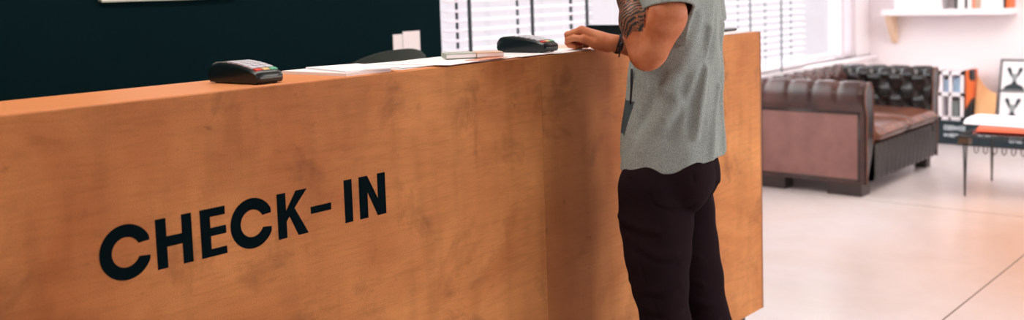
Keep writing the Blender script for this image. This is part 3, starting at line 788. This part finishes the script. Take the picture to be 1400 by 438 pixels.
# body-local axes used below: l = his left, f = his front, z = up
def smin(a, b, k):
    h = np.clip(.5+.5*(b-a)/k, 0, 1); return b*(1-h)+a*h-k*h*(1-h)
class Field:
    def __init__(s, lo, hi, h):
        s.lo, s.h = np.array(lo, float), h
        s.n = np.ceil((np.array(hi)-s.lo)/h).astype(int)+1
        s.D = np.full(s.n, .05, np.float32)
    def region(s, lo, hi):
        a = np.clip(np.floor((np.array(lo)-s.lo)/s.h).astype(int), 0, s.n); b = np.clip(np.ceil((np.array(hi)-s.lo)/s.h).astype(int)+1, 0, s.n)
        sl = tuple(slice(i, j_) for i, j_ in zip(a, b))
        g = [s.lo[i]+s.h*np.arange(a[i], b[i]) for i in range(3)]
        X = np.meshgrid(*g, indexing='ij', sparse=True)
        return sl, [x_.astype(np.float32) for x_ in X]
    def add(s, fn, lo, hi, k=.01, pad=.04, op='union'):
        lo = np.array(lo)-pad; hi = np.array(hi)+pad
        sl, (X, Y, Z) = s.region(lo, hi)
        if s.D[sl].size == 0: return
        d = fn(X, Y, Z)
        s.D[sl] = smin(s.D[sl], d, k) if op == 'union' else -smin(-s.D[sl], d, k)
    def cone(s, a, b, ra, rb, k=.01, flat=None, op='union'):
        a = np.array(a, float); b = np.array(b, float); ba = b-a; L2 = ba@ba
        def fn(X, Y, Z):
            px, py, pz = X-a[0], Y-a[1], Z-a[2]
            t = np.clip((px*ba[0]+py*ba[1]+pz*ba[2])/L2, 0, 1)
            dx, dy, dz = px-t*ba[0], py-t*ba[1], pz-t*ba[2]
            if flat is not None:
                (fx, fy, fz), fs = flat
                c_ = dx*fx+dy*fy+dz*fz; g_ = (1/fs-1)*c_
                dx, dy, dz = dx+g_*fx, dy+g_*fy, dz+g_*fz
            return np.sqrt(dx*dx+dy*dy+dz*dz)-(ra+(rb-ra)*t)
        r = max(ra, rb); s.add(fn, np.minimum(a, b)-r, np.maximum(a, b)+r, k, op=op)
    def ell(s, c, r, k=.01, rot=None, op='union'):
        c = np.array(c, float); r = np.array(r, float)
        R_ = np.array(rot) if rot is not None else np.eye(3)
        def fn(X, Y, Z):
            p_ = [X-c[0], Y-c[1], Z-c[2]]
            q = [(R_[i][0]*p_[0]+R_[i][1]*p_[1]+R_[i][2]*p_[2])/r[i] for i in range(3)]
            k0 = np.sqrt(q[0]**2+q[1]**2+q[2]**2); k1 = np.sqrt((q[0]/r[0])**2+(q[1]/r[1])**2+(q[2]/r[2])**2)+1e-6
            return k0*(k0-1)/k1
        m_ = r.max(); s.add(fn, c-m_, c+m_, k, op=op)
    def chain(s, pts, rs, k=.006, flat=None):
        for i in range(len(pts)-1): s.cone(pts[i], pts[i+1], rs[i], rs[i+1], k, flat)
    def mesh(s, name):
        D = s.D; I = D < 0; n = D.shape
        c = np.zeros(tuple(x_-1 for x_ in n), np.uint8)
        for i in (0, 1):
            for j_ in (0, 1):
                for k in (0, 1): c += I[i:n[0]-1+i, j_:n[1]-1+j_, k:n[2]-1+k]
        act = (c > 0) & (c < 8); del c
        idx = np.argwhere(act); vid = np.full(act.shape, -1, np.int32); vid[act] = np.arange(len(idx))
        acc = np.zeros((len(idx), 3)); cnt = np.zeros(len(idx))
        cor = [(i, j_, k) for i in (0, 1) for j_ in (0, 1) for k in (0, 1)]
        val = {q: D[idx[:, 0]+q[0], idx[:, 1]+q[1], idx[:, 2]+q[2]].astype(float) for q in cor}
        for q in cor:
            for ax in range(3):
                if q[ax] == 0:
                    r = list(q); r[ax] = 1; r = tuple(r)
                    a, b = val[q], val[r]; mk = (a < 0) != (b < 0)
                    t = np.where(mk, a/np.where(mk, a-b, 1), 0)
                    p_ = np.tile(np.array(q, float), (len(idx), 1)); p_[:, ax] += t
                    acc += p_*mk[:, None]; cnt += mk
        V = s.lo+s.h*(idx+acc/cnt[:, None])
        F = []
        for ax in range(3):
            A = [slice(None)]*3; B = [slice(None)]*3; A[ax] = slice(0, -1); B[ax] = slice(1, None)
            ch = I[tuple(A)] != I[tuple(B)]
            o1, o2 = [(1, 2), (2, 0), (0, 1)][ax]
            e = np.argwhere(ch); e = e[(e[:, o1] > 0) & (e[:, o2] > 0) & (e[:, o1] < n[o1]-1) & (e[:, o2] < n[o2]-1)]
            sgn = I[tuple(A)][e[:, 0], e[:, 1], e[:, 2]]
            def at_(d1, d2):
                q = e.copy(); q[:, o1] += d1; q[:, o2] += d2; return vid[q[:, 0], q[:, 1], q[:, 2]]
            Q = np.stack([at_(-1, -1), at_(0, -1), at_(0, 0), at_(-1, 0)], 1)
            Q[~sgn] = Q[~sgn][:, ::-1]; F.append(Q)
        F = np.concatenate(F); F = F[(F >= 0).all(1)]
        me = bpy.data.meshes.new(name)
        me.vertices.add(len(V)); me.vertices.foreach_set('co', V.astype(np.float32).ravel())
        me.loops.add(F.size); me.loops.foreach_set('vertex_index', F.astype(np.int32).ravel())
        me.polygons.add(len(F)); me.polygons.foreach_set('loop_start', np.arange(0, F.size, 4, dtype=np.int32))
        try: me.polygons.foreach_set('loop_total', np.full(len(F), 4, np.int32))
        except Exception: pass
        me.polygons.foreach_set('use_smooth', np.ones(len(F), bool))
        me.update(calc_edges=True); me.validate()
        return me, V

# ---- body: one continuous skin surface (coordinates l, f, z)
B_ = Field((-.34, -.30, -.01), (.36, .50, 1.86), .0026)
# legs and pelvis
B_.cone((.075, .055, .86), (.105, .085, .50), .075, .055, .02); B_.cone((.105, .085, .50), (.11, .02, .09), .052, .036, .02)
B_.cone((-.075, .05, .86), (-.10, .02, .50), .075, .055, .02); B_.cone((-.10, .02, .50), (-.10, -.075, .09), .052, .036, .02)
for l_, f_ in ((.11, .02), (-.10, -.075)): B_.cone((l_, f_-.03, .045), (l_*1.1, f_+.13, .03), .035, .026, .02)
B_.ell((0, .05, .93), (.125, .085, .10), .02)
# torso, leaning slightly towards the counter
B_.ell((0, .055, 1.07), (.125, .085, .17), .03); B_.ell((0, .05, 1.27), (.142, .095, .16), .03)
B_.cone((-.14, .03, 1.405), (.14, .03, 1.405), .055, .055, .03)
B_.cone((0, .04, 1.44), (0, .07, 1.56), .058, .056, .03)
# head
HC = (0, .095, 1.665)
B_.ell(HC, (.076, .096, .112), .02); B_.ell((0, .135, 1.605), (.056, .066, .062), .03); B_.cone((0, .165, 1.565), (0, .172, 1.568), .026, .024, .02)
B_.cone((0, .186, 1.665), (0, .204, 1.632), .009, .014, .010)                                     # nose
for s_ in (-1, 1):
    B_.ell((s_*.080, .085, 1.645), (.010, .022, .032), .008)                                       # ears
    B_.ell((s_*.032, .180, 1.672), (.013, .010, .009), .006)                                       # eye lids
    B_.cone((s_*.014, .184, 1.694), (s_*.050, .172, 1.694), .008, .007, .010)                      # brow
    B_.cone((s_*.0, .188, 1.607), (s_*.020, .181, 1.608), .0075, .005, .005); B_.cone((0, .188, 1.595), (s_*.018, .181, 1.597), .0075, .005, .005)   # lips
# left arm, elbow bent sharply, fist under the chin
SHL, ELL, WRL = (.185, .02, 1.425), (.238, .056, 1.238), (.158, .150, 1.455)
B_.cone((.178, .02, 1.405), (.222, .012, 1.33), .050, .056, .03); B_.cone((.222, .006, 1.34), (.240, .040, 1.245), .055, .044, .02)
B_.ell((.238, .060, 1.224), (.036, .040, .037), .02)
B_.cone((.240, .070, 1.236), (.222, .092, 1.325), .038, .0435, .008); B_.cone((.222, .092, 1.325), (.185, .118, 1.39), .0435, .036, .02); B_.cone((.185, .118, 1.39), WRL, .036, .027, .02)
B_.ell((.130, .165, 1.490), (.034, .026, .042), .02)
for i in range(4):
    o_ = np.array((.128-.0, .178, 1.528-.0185*i)); 
    B_.chain([o_+(.018, -.004, 0), o_+(-.012, .016, 0), o_+(-.036, .006, 0), o_+(-.034, -.012, 0)], [.0098, .0092, .0085, .008], .003)
B_.chain([(.125, .150, 1.49), (.098, .150, 1.52), (.080, .160, 1.535)], [.012, .0105, .009], .005)
# right arm, forearm resting on the counter edge, loose fist on the top
SHR, ELR, WRR = (-.185, .02, 1.425), (-.235, .055, 1.175), (-.088, .262, 1.246)
B_.cone((-.178, .02, 1.405), ELR, .050, .043, .03); B_.cone(ELR, (-.185, .14, 1.203), .042, .041, .02); B_.cone((-.185, .14, 1.203), WRR, .041, .0255, .02)
FL = ((.0, .0, 1.0), .86)
mcp = [(-.062, .366, 1.288), (-.086, .372, 1.289), (-.109, .368, 1.283), (-.130, .360, 1.274)]
pip = [(-.060, .409, 1.276), (-.085, .417, 1.270), (-.109, .411, 1.264), (-.130, .398, 1.256)]
dip = [(-.058, .410, 1.250), (-.083, .414, 1.242), (-.107, .407, 1.239), (-.127, .393, 1.238)]
tip = [(-.055, .386, 1.238), (-.080, .388, 1.236), (-.104, .382, 1.236), (-.123, .370, 1.237)]
for i in range(4):
    B_.cone(WRR if i in (1, 2) else (WRR[0]+(.012 if i == 0 else -.014), WRR[1]+.01, WRR[2]), mcp[i], .021, .0135, .010)
    B_.cone(mcp[i], pip[i], .0120, .0104, .0035); B_.cone(pip[i], dip[i], .0102, .0094, .0020); B_.cone(dip[i], tip[i], .0092, .0082, .0015)
    B_.ell(mcp[i], (.0130, .0130, .0130), .003); B_.ell(pip[i], (.0118, .0118, .0118), .002)
B_.cone((-.078, .285, 1.240), (-.062, .318, 1.246), .022, .018, .010)                               # ball of the thumb
B_.cone((-.062, .318, 1.248), (-.046, .352, 1.262), .0155, .0125, .006)
B_.cone((-.046, .352, 1.262), (-.044, .383, 1.266), .0122, .0108, .003); B_.ell((-.045, .353, 1.2625), (.013, .013, .013), .003)
B_.cone((-.044, .383, 1.266), (-.049, .407, 1.259), .0105, .0085, .003)
B_.ell((-.050, .372, 1.2515), (.012, .014, .0045), .004, op='sub')
B_.cone((-.112, .290, 1.243), (-.118, .345, 1.247), .019, .017, .010)                               # heel of the hand
B_.cone((.262, .0475, 1.285), (.258, .052, 1.40), .004, .010, .008, op='sub'); B_.cone((.235, .0475, 1.285), (.235, .052, 1.40), .006, .010, .006, op='sub')
body_me, BV = B_.mesh('person')
# tattoo on the left forearm: an inked sleeve that ends in a point
f_, z_, l_ = BV[:, 1], BV[:, 2], BV[:, 0]
t_low = np.where(f_ > .085, 1.277+.9*np.abs(f_-.108), 1.298)
mk = (z_ > t_low) & (z_ < 1.44) & (l_ > .10)
# keep only points nearer to the forearm axis than to the upper arm
def dseg(P, a, b):
    a = np.array(a); b = np.array(b); ba = b-a; t = np.clip(((P-a)@ba)/(ba@ba), 0, 1); return np.linalg.norm(P-a-t[:, None]*ba, axis=1)
d1 = np.minimum(dseg(BV, (.240, .070, 1.236), (.222, .092, 1.325)), dseg(BV, (.222, .092, 1.325), WRL)); d2 = dseg(BV, (.222, .006, 1.34), (.240, .036, 1.26))
mk &= (d1 < d2-.001) & (d1 < .07)
at_ = body_me.attributes.new('tattoo', 'FLOAT', 'POINT')
if len(body_me.vertices) == len(BV): at_.data.foreach_set('value', mk.astype(np.float32))
person = link('person', body_me, M['skin'])
person.location = PO; person.rotation_euler = (0, 0, PTH-PI/2)
# body-local (l, f, z) -> object (x right, y front): x = -l
PERS = []
def flip(me):
    n = len(me.vertices); co = np.empty(n*3, np.float32); me.vertices.foreach_get('co', co); co = co.reshape(-1, 3); co[:, 0] *= -1
    me.vertices.foreach_set('co', co.ravel()); me.flip_normals(); me.update()
flip(body_me)
tag(person, 'person in grey T-shirt and dark trousers leaning one forearm on the counter, left forearm tattooed', 'person')

# ---- garments
def path_disp(F_, pts, amp, w_):
    pts = [np.array(p_, float) for p_ in pts]
    lo = np.min(pts, 0)-3*w_; hi = np.max(pts, 0)+3*w_
    sl, (X, Y, Z) = F_.region(lo, hi); best = None
    for a, b in zip(pts, pts[1:]):
        ba = b-a; L2 = ba@ba
        t = np.clip(((X-a[0])*ba[0]+(Y-a[1])*ba[1]+(Z-a[2])*ba[2])/L2, 0, 1)
        d = (X-a[0]-t*ba[0])**2+(Y-a[1]-t*ba[1])**2+(Z-a[2]-t*ba[2])**2
        best = d if best is None else np.minimum(best, d)
    F_.D[sl] -= amp*np.exp(-best/(w_*w_)).astype(np.float32)
def loft(F_, rows, zlo, zhi, k=.02, tilt=0):
    zs = [r[0] for r in rows]
    def fn(X, Y, Z):
        f0 = np.interp(Z, zs, [r[1] for r in rows]); a = np.interp(Z, zs, [r[2] for r in rows]); b = np.interp(Z, zs, [r[3] for r in rows]); l0 = np.interp(Z, zs, [r[4] if len(r) > 4 else 0 for r in rows])
        p_ = np.abs((X-l0)/a); q = np.abs((Y-f0)/b); e = 2.25
        k0 = (p_**e+q**e)**(1/e)+1e-6
        g = np.sqrt((p_**(e-1)/a)**2+(q**(e-1)/b)**2)/k0**(e-1)
        d = (k0-1)/np.maximum(g, 1e-3)
        return np.maximum(d, np.maximum(zlo-Z, Z-zhi))
    am = max(r[2] for r in rows)+.02; bm_ = max(r[3]+abs(r[1]) for r in rows)+.02
    F_.add(fn, (-am, -bm_, zlo), (am, bm_, zhi), k, pad=.03)
T = Field((-.30, -.20, .84), (.33, .30, 1.54), .0034)
loft(T, [(.84, .066, .172, .152), (.92, .064, .168, .146), (1.0, .060, .164, .139), (1.1, .052, .162, .132), (1.2, .044, .166, .126), (1.3, .038, .172, .122), (1.38, .032, .160, .108), (1.43, .03, .12, .085)], .84, 1.43, .02)
T.cone((-.155, .028, 1.405), (.155, .028, 1.405), .078, .078, .04)
T.cone((0, .035, 1.44), (0, .045, 1.49), .085, .072, .03)
T.cone((.165, .022, 1.412), (.226, -.002, 1.325), .083, .0700, .03); T.cone((-.165, .022, 1.412), (-.235, .02, 1.30), .083, .072, .03)
T0_ = T.D.copy()
CV = {'A': [(0.004, -0.093, 1.373), (0.052, -0.086, 1.271), (0.101, -0.064, 1.181), (0.13, -0.045, 1.091), (0.134, -0.036, 1.019)],
'B': [(0.077, -0.08, 1.293), (0.092, -0.07, 1.191), (0.111, -0.056, 1.089), (0.125, -0.046, 0.997)],
'C': [(0.152, 0.002, 1.089), (0.163, 0.035, 1.052), (0.15, 0.072, 1.008), (0.142, 0.090, 0.965)],
'D': [(0.161, 0.04, 1.176), (0.154, 0.06, 1.113), (0.143, 0.09, 1.048), (0.132, 0.124, 0.961)],
'E': [(0.139, -0.027, 1.153), (0.148, -0.007, 1.072), (0.161, 0.022, 0.99)],
'F': [(0.01, -0.089, 1.121), (0.052, -0.083, 1.041), (0.07, -0.079, 0.927)],
'G': [(0.111, -0.06, 1.335), (0.134, -0.038, 1.255), (0.147, -0.009, 1.185), (0.161, 0.04, 1.134)],
'H': [(0.116, 0.138, 1.171), (0.132, 0.122, 1.067), (0.116, 0.143, 0.958), (0.102, 0.158, 0.88)]}
for k_, am, w_ in (('A', -.015, .014), ('B', .016, .014), ('C', .028, .022), ('D', -.011, .018), ('E', -.010, .020), ('F', .012, .014), ('G', .011, .016), ('H', .010, .014)): path_disp(T, CV[k_], am, w_)
sh_ = np.array([0, .030, 0]); path_disp(T, [np.array(p_)+sh_ for p_ in CV['A']], .008, .014)
path_disp(T, [(-.05, -.085, 1.3), (-.02, -.09, 1.1), (-.06, -.085, .93)], .009, .016)
path_disp(T, [(.02, .185, 1.2), (.05, .19, 1.05), (.03, .20, .93)], .010, .018)
sl, (X, Y, Z) = T.region((-.3, -.2, .84), (.33, .3, 1.54))
th_ = np.arctan2(X, Y-.05); lowm = np.clip((1.12-Z)/.22, 0, 1)
T.D -= (.0030*(1-.7*lowm)*np.sin(7*th_+9*Z+1.3*np.sin(11*Z))+.0012*np.sin(13*th_-14*Z)*lowm+.0022*lowm*np.sin(5*th_+2.0)+.0016*np.sin(38*Z+5*th_)*np.sin(3*th_+1)).astype(np.float32)
inn = np.where((Z < .925) | (Z > 1.33), .0085, .030).astype(np.float32)
shellT = np.maximum(T.D, -(np.minimum(np.maximum(T.D+.006, T0_+inn), .04)))
hem = .888+.030*np.clip(-(Y-.02)/.10, 0, 1.4)-.006*np.clip((Y-.12)/.08, 0, 1)+.002*np.sin(5*th_)+.20*0*X
hem = hem + np.clip((.02-X)/.15, 0, 1)*(-.012) - .002*np.sin(5*th_)
shellT = np.maximum(shellT, hem-Z)
def plane(p0, nn):
    nn = np.array(nn, float); nn /= np.linalg.norm(nn); return (X-p0[0])*nn[0]+(Y-p0[1])*nn[1]+(Z-p0[2])*nn[2]
# sleeve ends, neck opening
cutL = np.maximum(plane((.226, -.005, 1.362), (.25, -.16, -1)), .168-X-.35*(1.36-Z)*0)
cutR = np.maximum(plane((-.235, .02, 1.31), (-.3, 0, -1)), X+.176)
# sleeves: drop everything beyond the cut planes that belongs to the sleeve tubes
def segd(a, b):
    a = np.array(a); b = np.array(b); ba = b-a; t = np.clip(((X-a[0])*ba[0]+(Y-a[1])*ba[1]+(Z-a[2])*ba[2])/(ba@ba), 0, 1)
    return np.sqrt((X-a[0]-t*ba[0])**2+(Y-a[1]-t*ba[1])**2+(Z-a[2]-t*ba[2])**2)
cL = plane((.226, -.005, 1.362), (.25, -.16, -1)); cR = plane((-.235, .02, 1.31), (-.3, 0, -1))
sleeveL = (segd((.165, .022, 1.415), (.226, -.002, 1.325)) < .10) & (X > .158) & (X-.158 > (1.36-Z)*-.5)
sleeveR = (segd((-.165, .022, 1.415), (-.235, .02, 1.30)) < .10) & (X < -.165)
shellT = np.where(sleeveL, np.maximum(shellT, cL), shellT); shellT = np.where(sleeveR, np.maximum(shellT, cR), shellT)
neck = np.sqrt(X**2+(Y-.055)**2)-.072
shellT = np.where(Z > 1.43, np.maximum(shellT, -np.maximum(neck, 1.43-Z)), shellT); shellT = np.maximum(shellT, Z-1.485+.15*(Y-.05))
T.D = shellT.astype(np.float32)
tee_me, TV = T.mesh('t_shirt')
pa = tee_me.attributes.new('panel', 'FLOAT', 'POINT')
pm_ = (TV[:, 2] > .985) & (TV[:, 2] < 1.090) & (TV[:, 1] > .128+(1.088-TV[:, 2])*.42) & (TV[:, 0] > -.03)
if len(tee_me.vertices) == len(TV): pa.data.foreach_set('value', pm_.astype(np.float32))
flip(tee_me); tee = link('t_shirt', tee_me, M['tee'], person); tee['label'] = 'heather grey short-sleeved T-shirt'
del T, shellT
P_ = Field((-.22, -.24, .06), (.24, .26, 1.02), .0038)
loft(P_, [(.84, .055, .150, .118), (.90, .055, .148, .115), (.98, .055, .142, .108)], .84, .99, .02)
P_.ell((.075, -.005, .86), (.085, .075, .095), .03); P_.ell((-.075, .008, .86), (.085, .070, .095), .03)
def leg(s_, J, R_):
    for (a, ra), (b, rb) in zip(zip(J, R_), list(zip(J, R_))[1:]): P_.cone(a, b, ra, rb, .012)
leg(1, [(.082, .088, .83), (.088, .088, .74), (.095, .084, .64), (.100, .074, .54), (.102, .062, .45), (.105, .03, .28), (.108, .02, .12)], [.112, .105, .094, .084, .0745, .068, .062])
leg(-1, [(-.085, .070, .83), (-.092, .060, .74), (-.096, .045, .63), (-.098, .022, .52), (-.099, .000, .42), (-.10, -.05, .27), (-.10, -.075, .12)], [.105, .098, .090, .082, .0745, .067, .062])
PC = {'pocket': [(0.152, 0.071, 0.835), (0.156, 0.059, 0.801), (0.161, 0.026, 0.789), (0.143, -0.012, 0.788), (0.133, -0.034, 0.799), (0.13, -0.041, 0.883)],
'side': [(0.123, 0.138, 0.873), (0.132, 0.129, 0.746), (0.146, 0.093, 0.58), (0.161, 0.054, 0.463)],
'k1': [(0.139, 0.111, 0.684), (0.156, 0.062, 0.66), (0.152, 0.01, 0.653)], 'k2': [(0.116, 0.152, 0.566), (0.152, 0.076, 0.55), (0.148, 0.002, 0.563)],
'k3': [(0.078, 0.185, 0.753), (0.134, 0.122, 0.737), (0.156, 0.061, 0.731)], 'k4': [(0.139, 0.115, 0.499), (0.161, 0.053, 0.491), (0.143, -0.007, 0.507)]}
def snap(pts, F_):
    out = []
    for p_ in pts:                       # pull the point onto the cloth surface along l
        li = np.linspace(.02, .22, 60); i = ((np.array([[x_, p_[1], p_[2]] for x_ in li])-F_.lo)/F_.h).astype(int); i = np.clip(i, 0, F_.n-1)
        d = F_.D[i[:, 0], i[:, 1], i[:, 2]]; w_ = np.where(d < 0)[0]; out.append((li[w_[-1]] if len(w_) else p_[0], p_[1], p_[2]))
    return out
path_disp(P_, snap(PC['pocket'], P_), -.005, .006); path_disp(P_, snap([(a, b, c_+.012) for a, b, c_ in PC['pocket'][:5]], P_), .004, .010)
path_disp(P_, snap(PC['side'], P_), -.0045, .006)
for k_ in ('k1', 'k2', 'k3', 'k4'):
    q_ = snap(PC[k_], P_); path_disp(P_, q_, .0045, .012); path_disp(P_, [(a, b, c_-.022) for a, b, c_ in q_], -.005, .012)
for z0_ in (.60, .52, .46, .40): path_disp(P_, [(-.06, -.08-.5*(.6-z0_)*.3, z0_+.02), (-.02, -.03, z0_), (-.02, .03, z0_+.015)], .006, .011)
sl, (X, Y, Z) = P_.region((-.3, -.3, 0), (.4, .4, 1.1))
thp = np.arctan2(X, Y-.05)
P_.D -= (.0022*np.sin(16*Z+4*thp)+.0018*np.sin(31*Z-6*thp+2)*np.clip((.75-Z)/.3, 0, 1)+.0015*np.sin(9*thp+8*Z)).astype(np.float32)
pm, _ = P_.mesh('trousers'); flip(pm); tr_ = link('trousers', pm, M['chino'], person); tr_['label'] = 'dark aubergine cotton trousers'
del P_, B_
# small worn things: bracelet, cord, hair, shoes (object coordinates, x = -l)
def L3(p_): return (-p_[0], p_[1], p_[2])
def fore(t): a, b = np.array((-.185, .14, 1.203)), np.array(WRR); return a+(b-a)*t
q = MB(); ax = np.array(WRR)-np.array((-.185, .14, 1.203)); ax /= np.linalg.norm(ax)
e1 = np.cross(ax, (0, 0, 1)); e1 /= np.linalg.norm(e1); e2 = np.cross(e1, ax)
for off, rr, w_ in ((.955, .0292, .0026), (.985, .0288, .0022), (.925, .0300, .0018)):
    c_ = fore(off); q.tube([L3(c_+(e1*math.cos(a)+e2*math.sin(a))*rr+ax*.003*math.sin(2*a+off*40)) for a in np.linspace(0, 2*PI, 40)[:-1]], w_, 6, closed=True)
c_ = fore(.955); kn = c_-e1*.0*1+e1*0
side = e1 if e1[0] > 0 else -e1
k0_ = c_+side*.031
q.tube([L3(k0_+np.array((0, -.006, .006))), L3(k0_), L3(k0_+np.array((0, .006, -.010)))], [.003, .0052, .004], 8)
q.tube([L3(k0_+np.array((0, .0, -.004))), L3(k0_+np.array((.001, .003, -.022))), L3(k0_+np.array((.001, .007, -.040)))], [.0028, .0022, .0022], 6)
q.tube([L3(k0_+np.array((.001, .003, -.018))), L3(k0_+np.array((.001, .008, -.030)))], [.0022, .003], 6)
q.build('bracelet', M['cord'], person, smooth=True)['label'] = 'dark knotted cord bracelet on the right wrist'
q = MB(); q.tube([L3(p_) for p_ in ((.138, .136, 1.185), (.134, .139, 1.13), (.129, .144, 1.083))], .0035, 8); q.build('neck_cord', M['black_cord'], person, smooth=True)['label'] = 'black cord hanging over the shirt front'
q = MB(); P0 = []; 
for i in range(17):
    a = math.radians(200-220*i/16); P0.append([])
    for k in range(33):
        b = 2*PI*k/32
        r_ = (.080, .101, .117); zz = HC[2]+r_[2]*math.cos(PI*.60*i/16); s_ = math.sin(PI*.60*i/16)
        fr_ = math.sin(b); zf = .035*max(0, fr_)*(i/16)
        P0[-1].append((r_[0]*s_*math.cos(b), HC[1]+r_[1]*s_*fr_*(1 if fr_ < 0 else .97), zz+zf+.003*math.sin(9*b)*s_))
q.grid(P0); o = q.build('hair', M['hair'], person, smooth=True)
sm = o.modifiers.new('s', 'SOLIDIFY'); sm.thickness = .012; sm.offset = 0
for l_, f_ in ((.112, .045), (-.105, -.05)):
    q = MB(); rows = []
    for i in range(15):
        t = i/14; y_ = f_-.115+.275*t; w_ = .047*(1-abs(2*t-1)**5*.55)*(1+.12*math.sin(2.6*t*2)); h_ = .078*(1-.55*t**1.5)+.006
        rows.append([(-l_+w_*math.cos(a), y_, .024+h_*max(0, math.sin(a))**.8) for a in np.linspace(0, PI, 15)])
    V = q.grid(rows); q.bm.faces.new(V[0]); q.bm.faces.new(V[-1][::-1]); q.bm.faces.new([r[0] for r in V]+[r[-1] for r in V][::-1])
    so = q.build('shoe', M['shoe'], person, auto=50)
    q = MB(); q.prism([(-l_+(.050*(1-abs(2*t-1)**5*.5))*s_, f_-.118+.281*t) for s_, ts in ((1, np.linspace(0, 1, 16)), (-1, np.linspace(1, 0, 16))) for t in ts], 'z', .0, .024); q.build('sole', M['sole'], so)

# ------------------------------------------------------------------ daylight, added fill lamps and camera
wd = bpy.data.worlds.new('World'); scene.world = wd; wd.use_nodes = True
bg = wd.node_tree.nodes['Background']; wt_ = wd.node_tree
tc_ = wt_.nodes.new('ShaderNodeTexCoord'); sx_ = wt_.nodes.new('ShaderNodeSeparateXYZ'); wt_.links.new(tc_.outputs['Generated'], sx_.inputs[0])
mr_ = wt_.nodes.new('ShaderNodeMapRange'); wt_.links.new(sx_.outputs['Z'], mr_.inputs['Value'])
mr_.inputs['From Min'].default_value = .02; mr_.inputs['From Max'].default_value = .35; mr_.inputs['To Min'].default_value = 1.0; mr_.inputs['To Max'].default_value = 5.0
wt_.links.new(mr_.outputs[0], bg.inputs[1]); mc_ = wt_.nodes.new('ShaderNodeMix'); mc_.data_type = 'RGBA'
mc2_ = wt_.nodes.new('ShaderNodeMapRange'); wt_.links.new(sx_.outputs['Z'], mc2_.inputs['Value']); mc2_.inputs['From Min'].default_value = .02; mc2_.inputs['From Max'].default_value = .2
wt_.links.new(mc2_.outputs[0], mc_.inputs[0]); mc_.inputs[6].default_value = (*lin((249, 240, 248)), 1); mc_.inputs[7].default_value = (.93, .96, .97, 1); wt_.links.new(mc_.outputs[2], bg.inputs[0])
def area(name, loc, target, sx, sy, power, color=(1, 1, 1)):
    L_ = bpy.data.lights.new(name, 'AREA'); L_.shape = 'RECTANGLE'; L_.size = sx; L_.size_y = sy; L_.energy = power; L_.color = color
    o = bpy.data.objects.new(name, L_); COL.objects.link(o); o.location = loc
    o.rotation_euler = (Vector(target)-Vector(loc)).to_track_quat('-Z', 'Y').to_euler(); return o
area('front_fill', (2.4, YF+.3, 1.6), (0, 0, 1.0), 4.6, 2.2, 45, (1, .95, .88))  # added area light boosting the daylight from the unseen front opening
area('left_fill', (-4.6, -3.6, 2.9), (-3.2, 0, .9), 1.2, 1.2, 26, (1, .93, .84))  # unseen fill added to brighten the left part of the counter
area('right_fill', (1.9, -4.4, 2.5), (-1.0, 0, .8), 1.0, 1.0, 62, (1, .95, .86))  # added unseen side light, throws the man's shadow to the left
area('lounge_fill', (3.4, -.8, 2.9), (3.6, -.6, 0), 2.6, 2.2, 78, (1, .95, .93))  # added overhead fill that brightens the lounge walls, floor and sofa
area('counter_fill', (-2.2, .3, 2.92), (-2.2, .2, 0), 3.2, .5, 42, (1, .92, .82))  # added overhead fill that lifts the counter top, no fixture there

cam = bpy.data.cameras.new('camera'); co_ = bpy.data.objects.new('camera', cam); COL.objects.link(co_); scene.camera = co_
Rm = Matrix(((0.64894907, 0.09224463, -0.7552192), (-0.76011408, 0.03549858, -0.64881927), (-0.03304088, 0.9951034, 0.09315322)))
co_.matrix_world = Matrix.Translation((-3.73850502, -1.89850972, 1.42)) @ Rm.to_4x4()
cam.sensor_width = 36; cam.lens = 36; cam.shift_x = 0; cam.shift_y = -(219-118)/1400.
cam.clip_start = .05; cam.dof.use_dof = True; cam.dof.focus_distance = 2.65; cam.dof.aperture_fstop = 2.6
vs = scene.view_settings; vs.view_transform = 'Standard'; vs.look = 'None'; vs.exposure = 0; vs.gamma = 1; vs.use_curve_mapping = False
scene.cycles.max_bounces = 8; scene.cycles.diffuse_bounces = 4; scene.cycles.transparent_max_bounces = 12
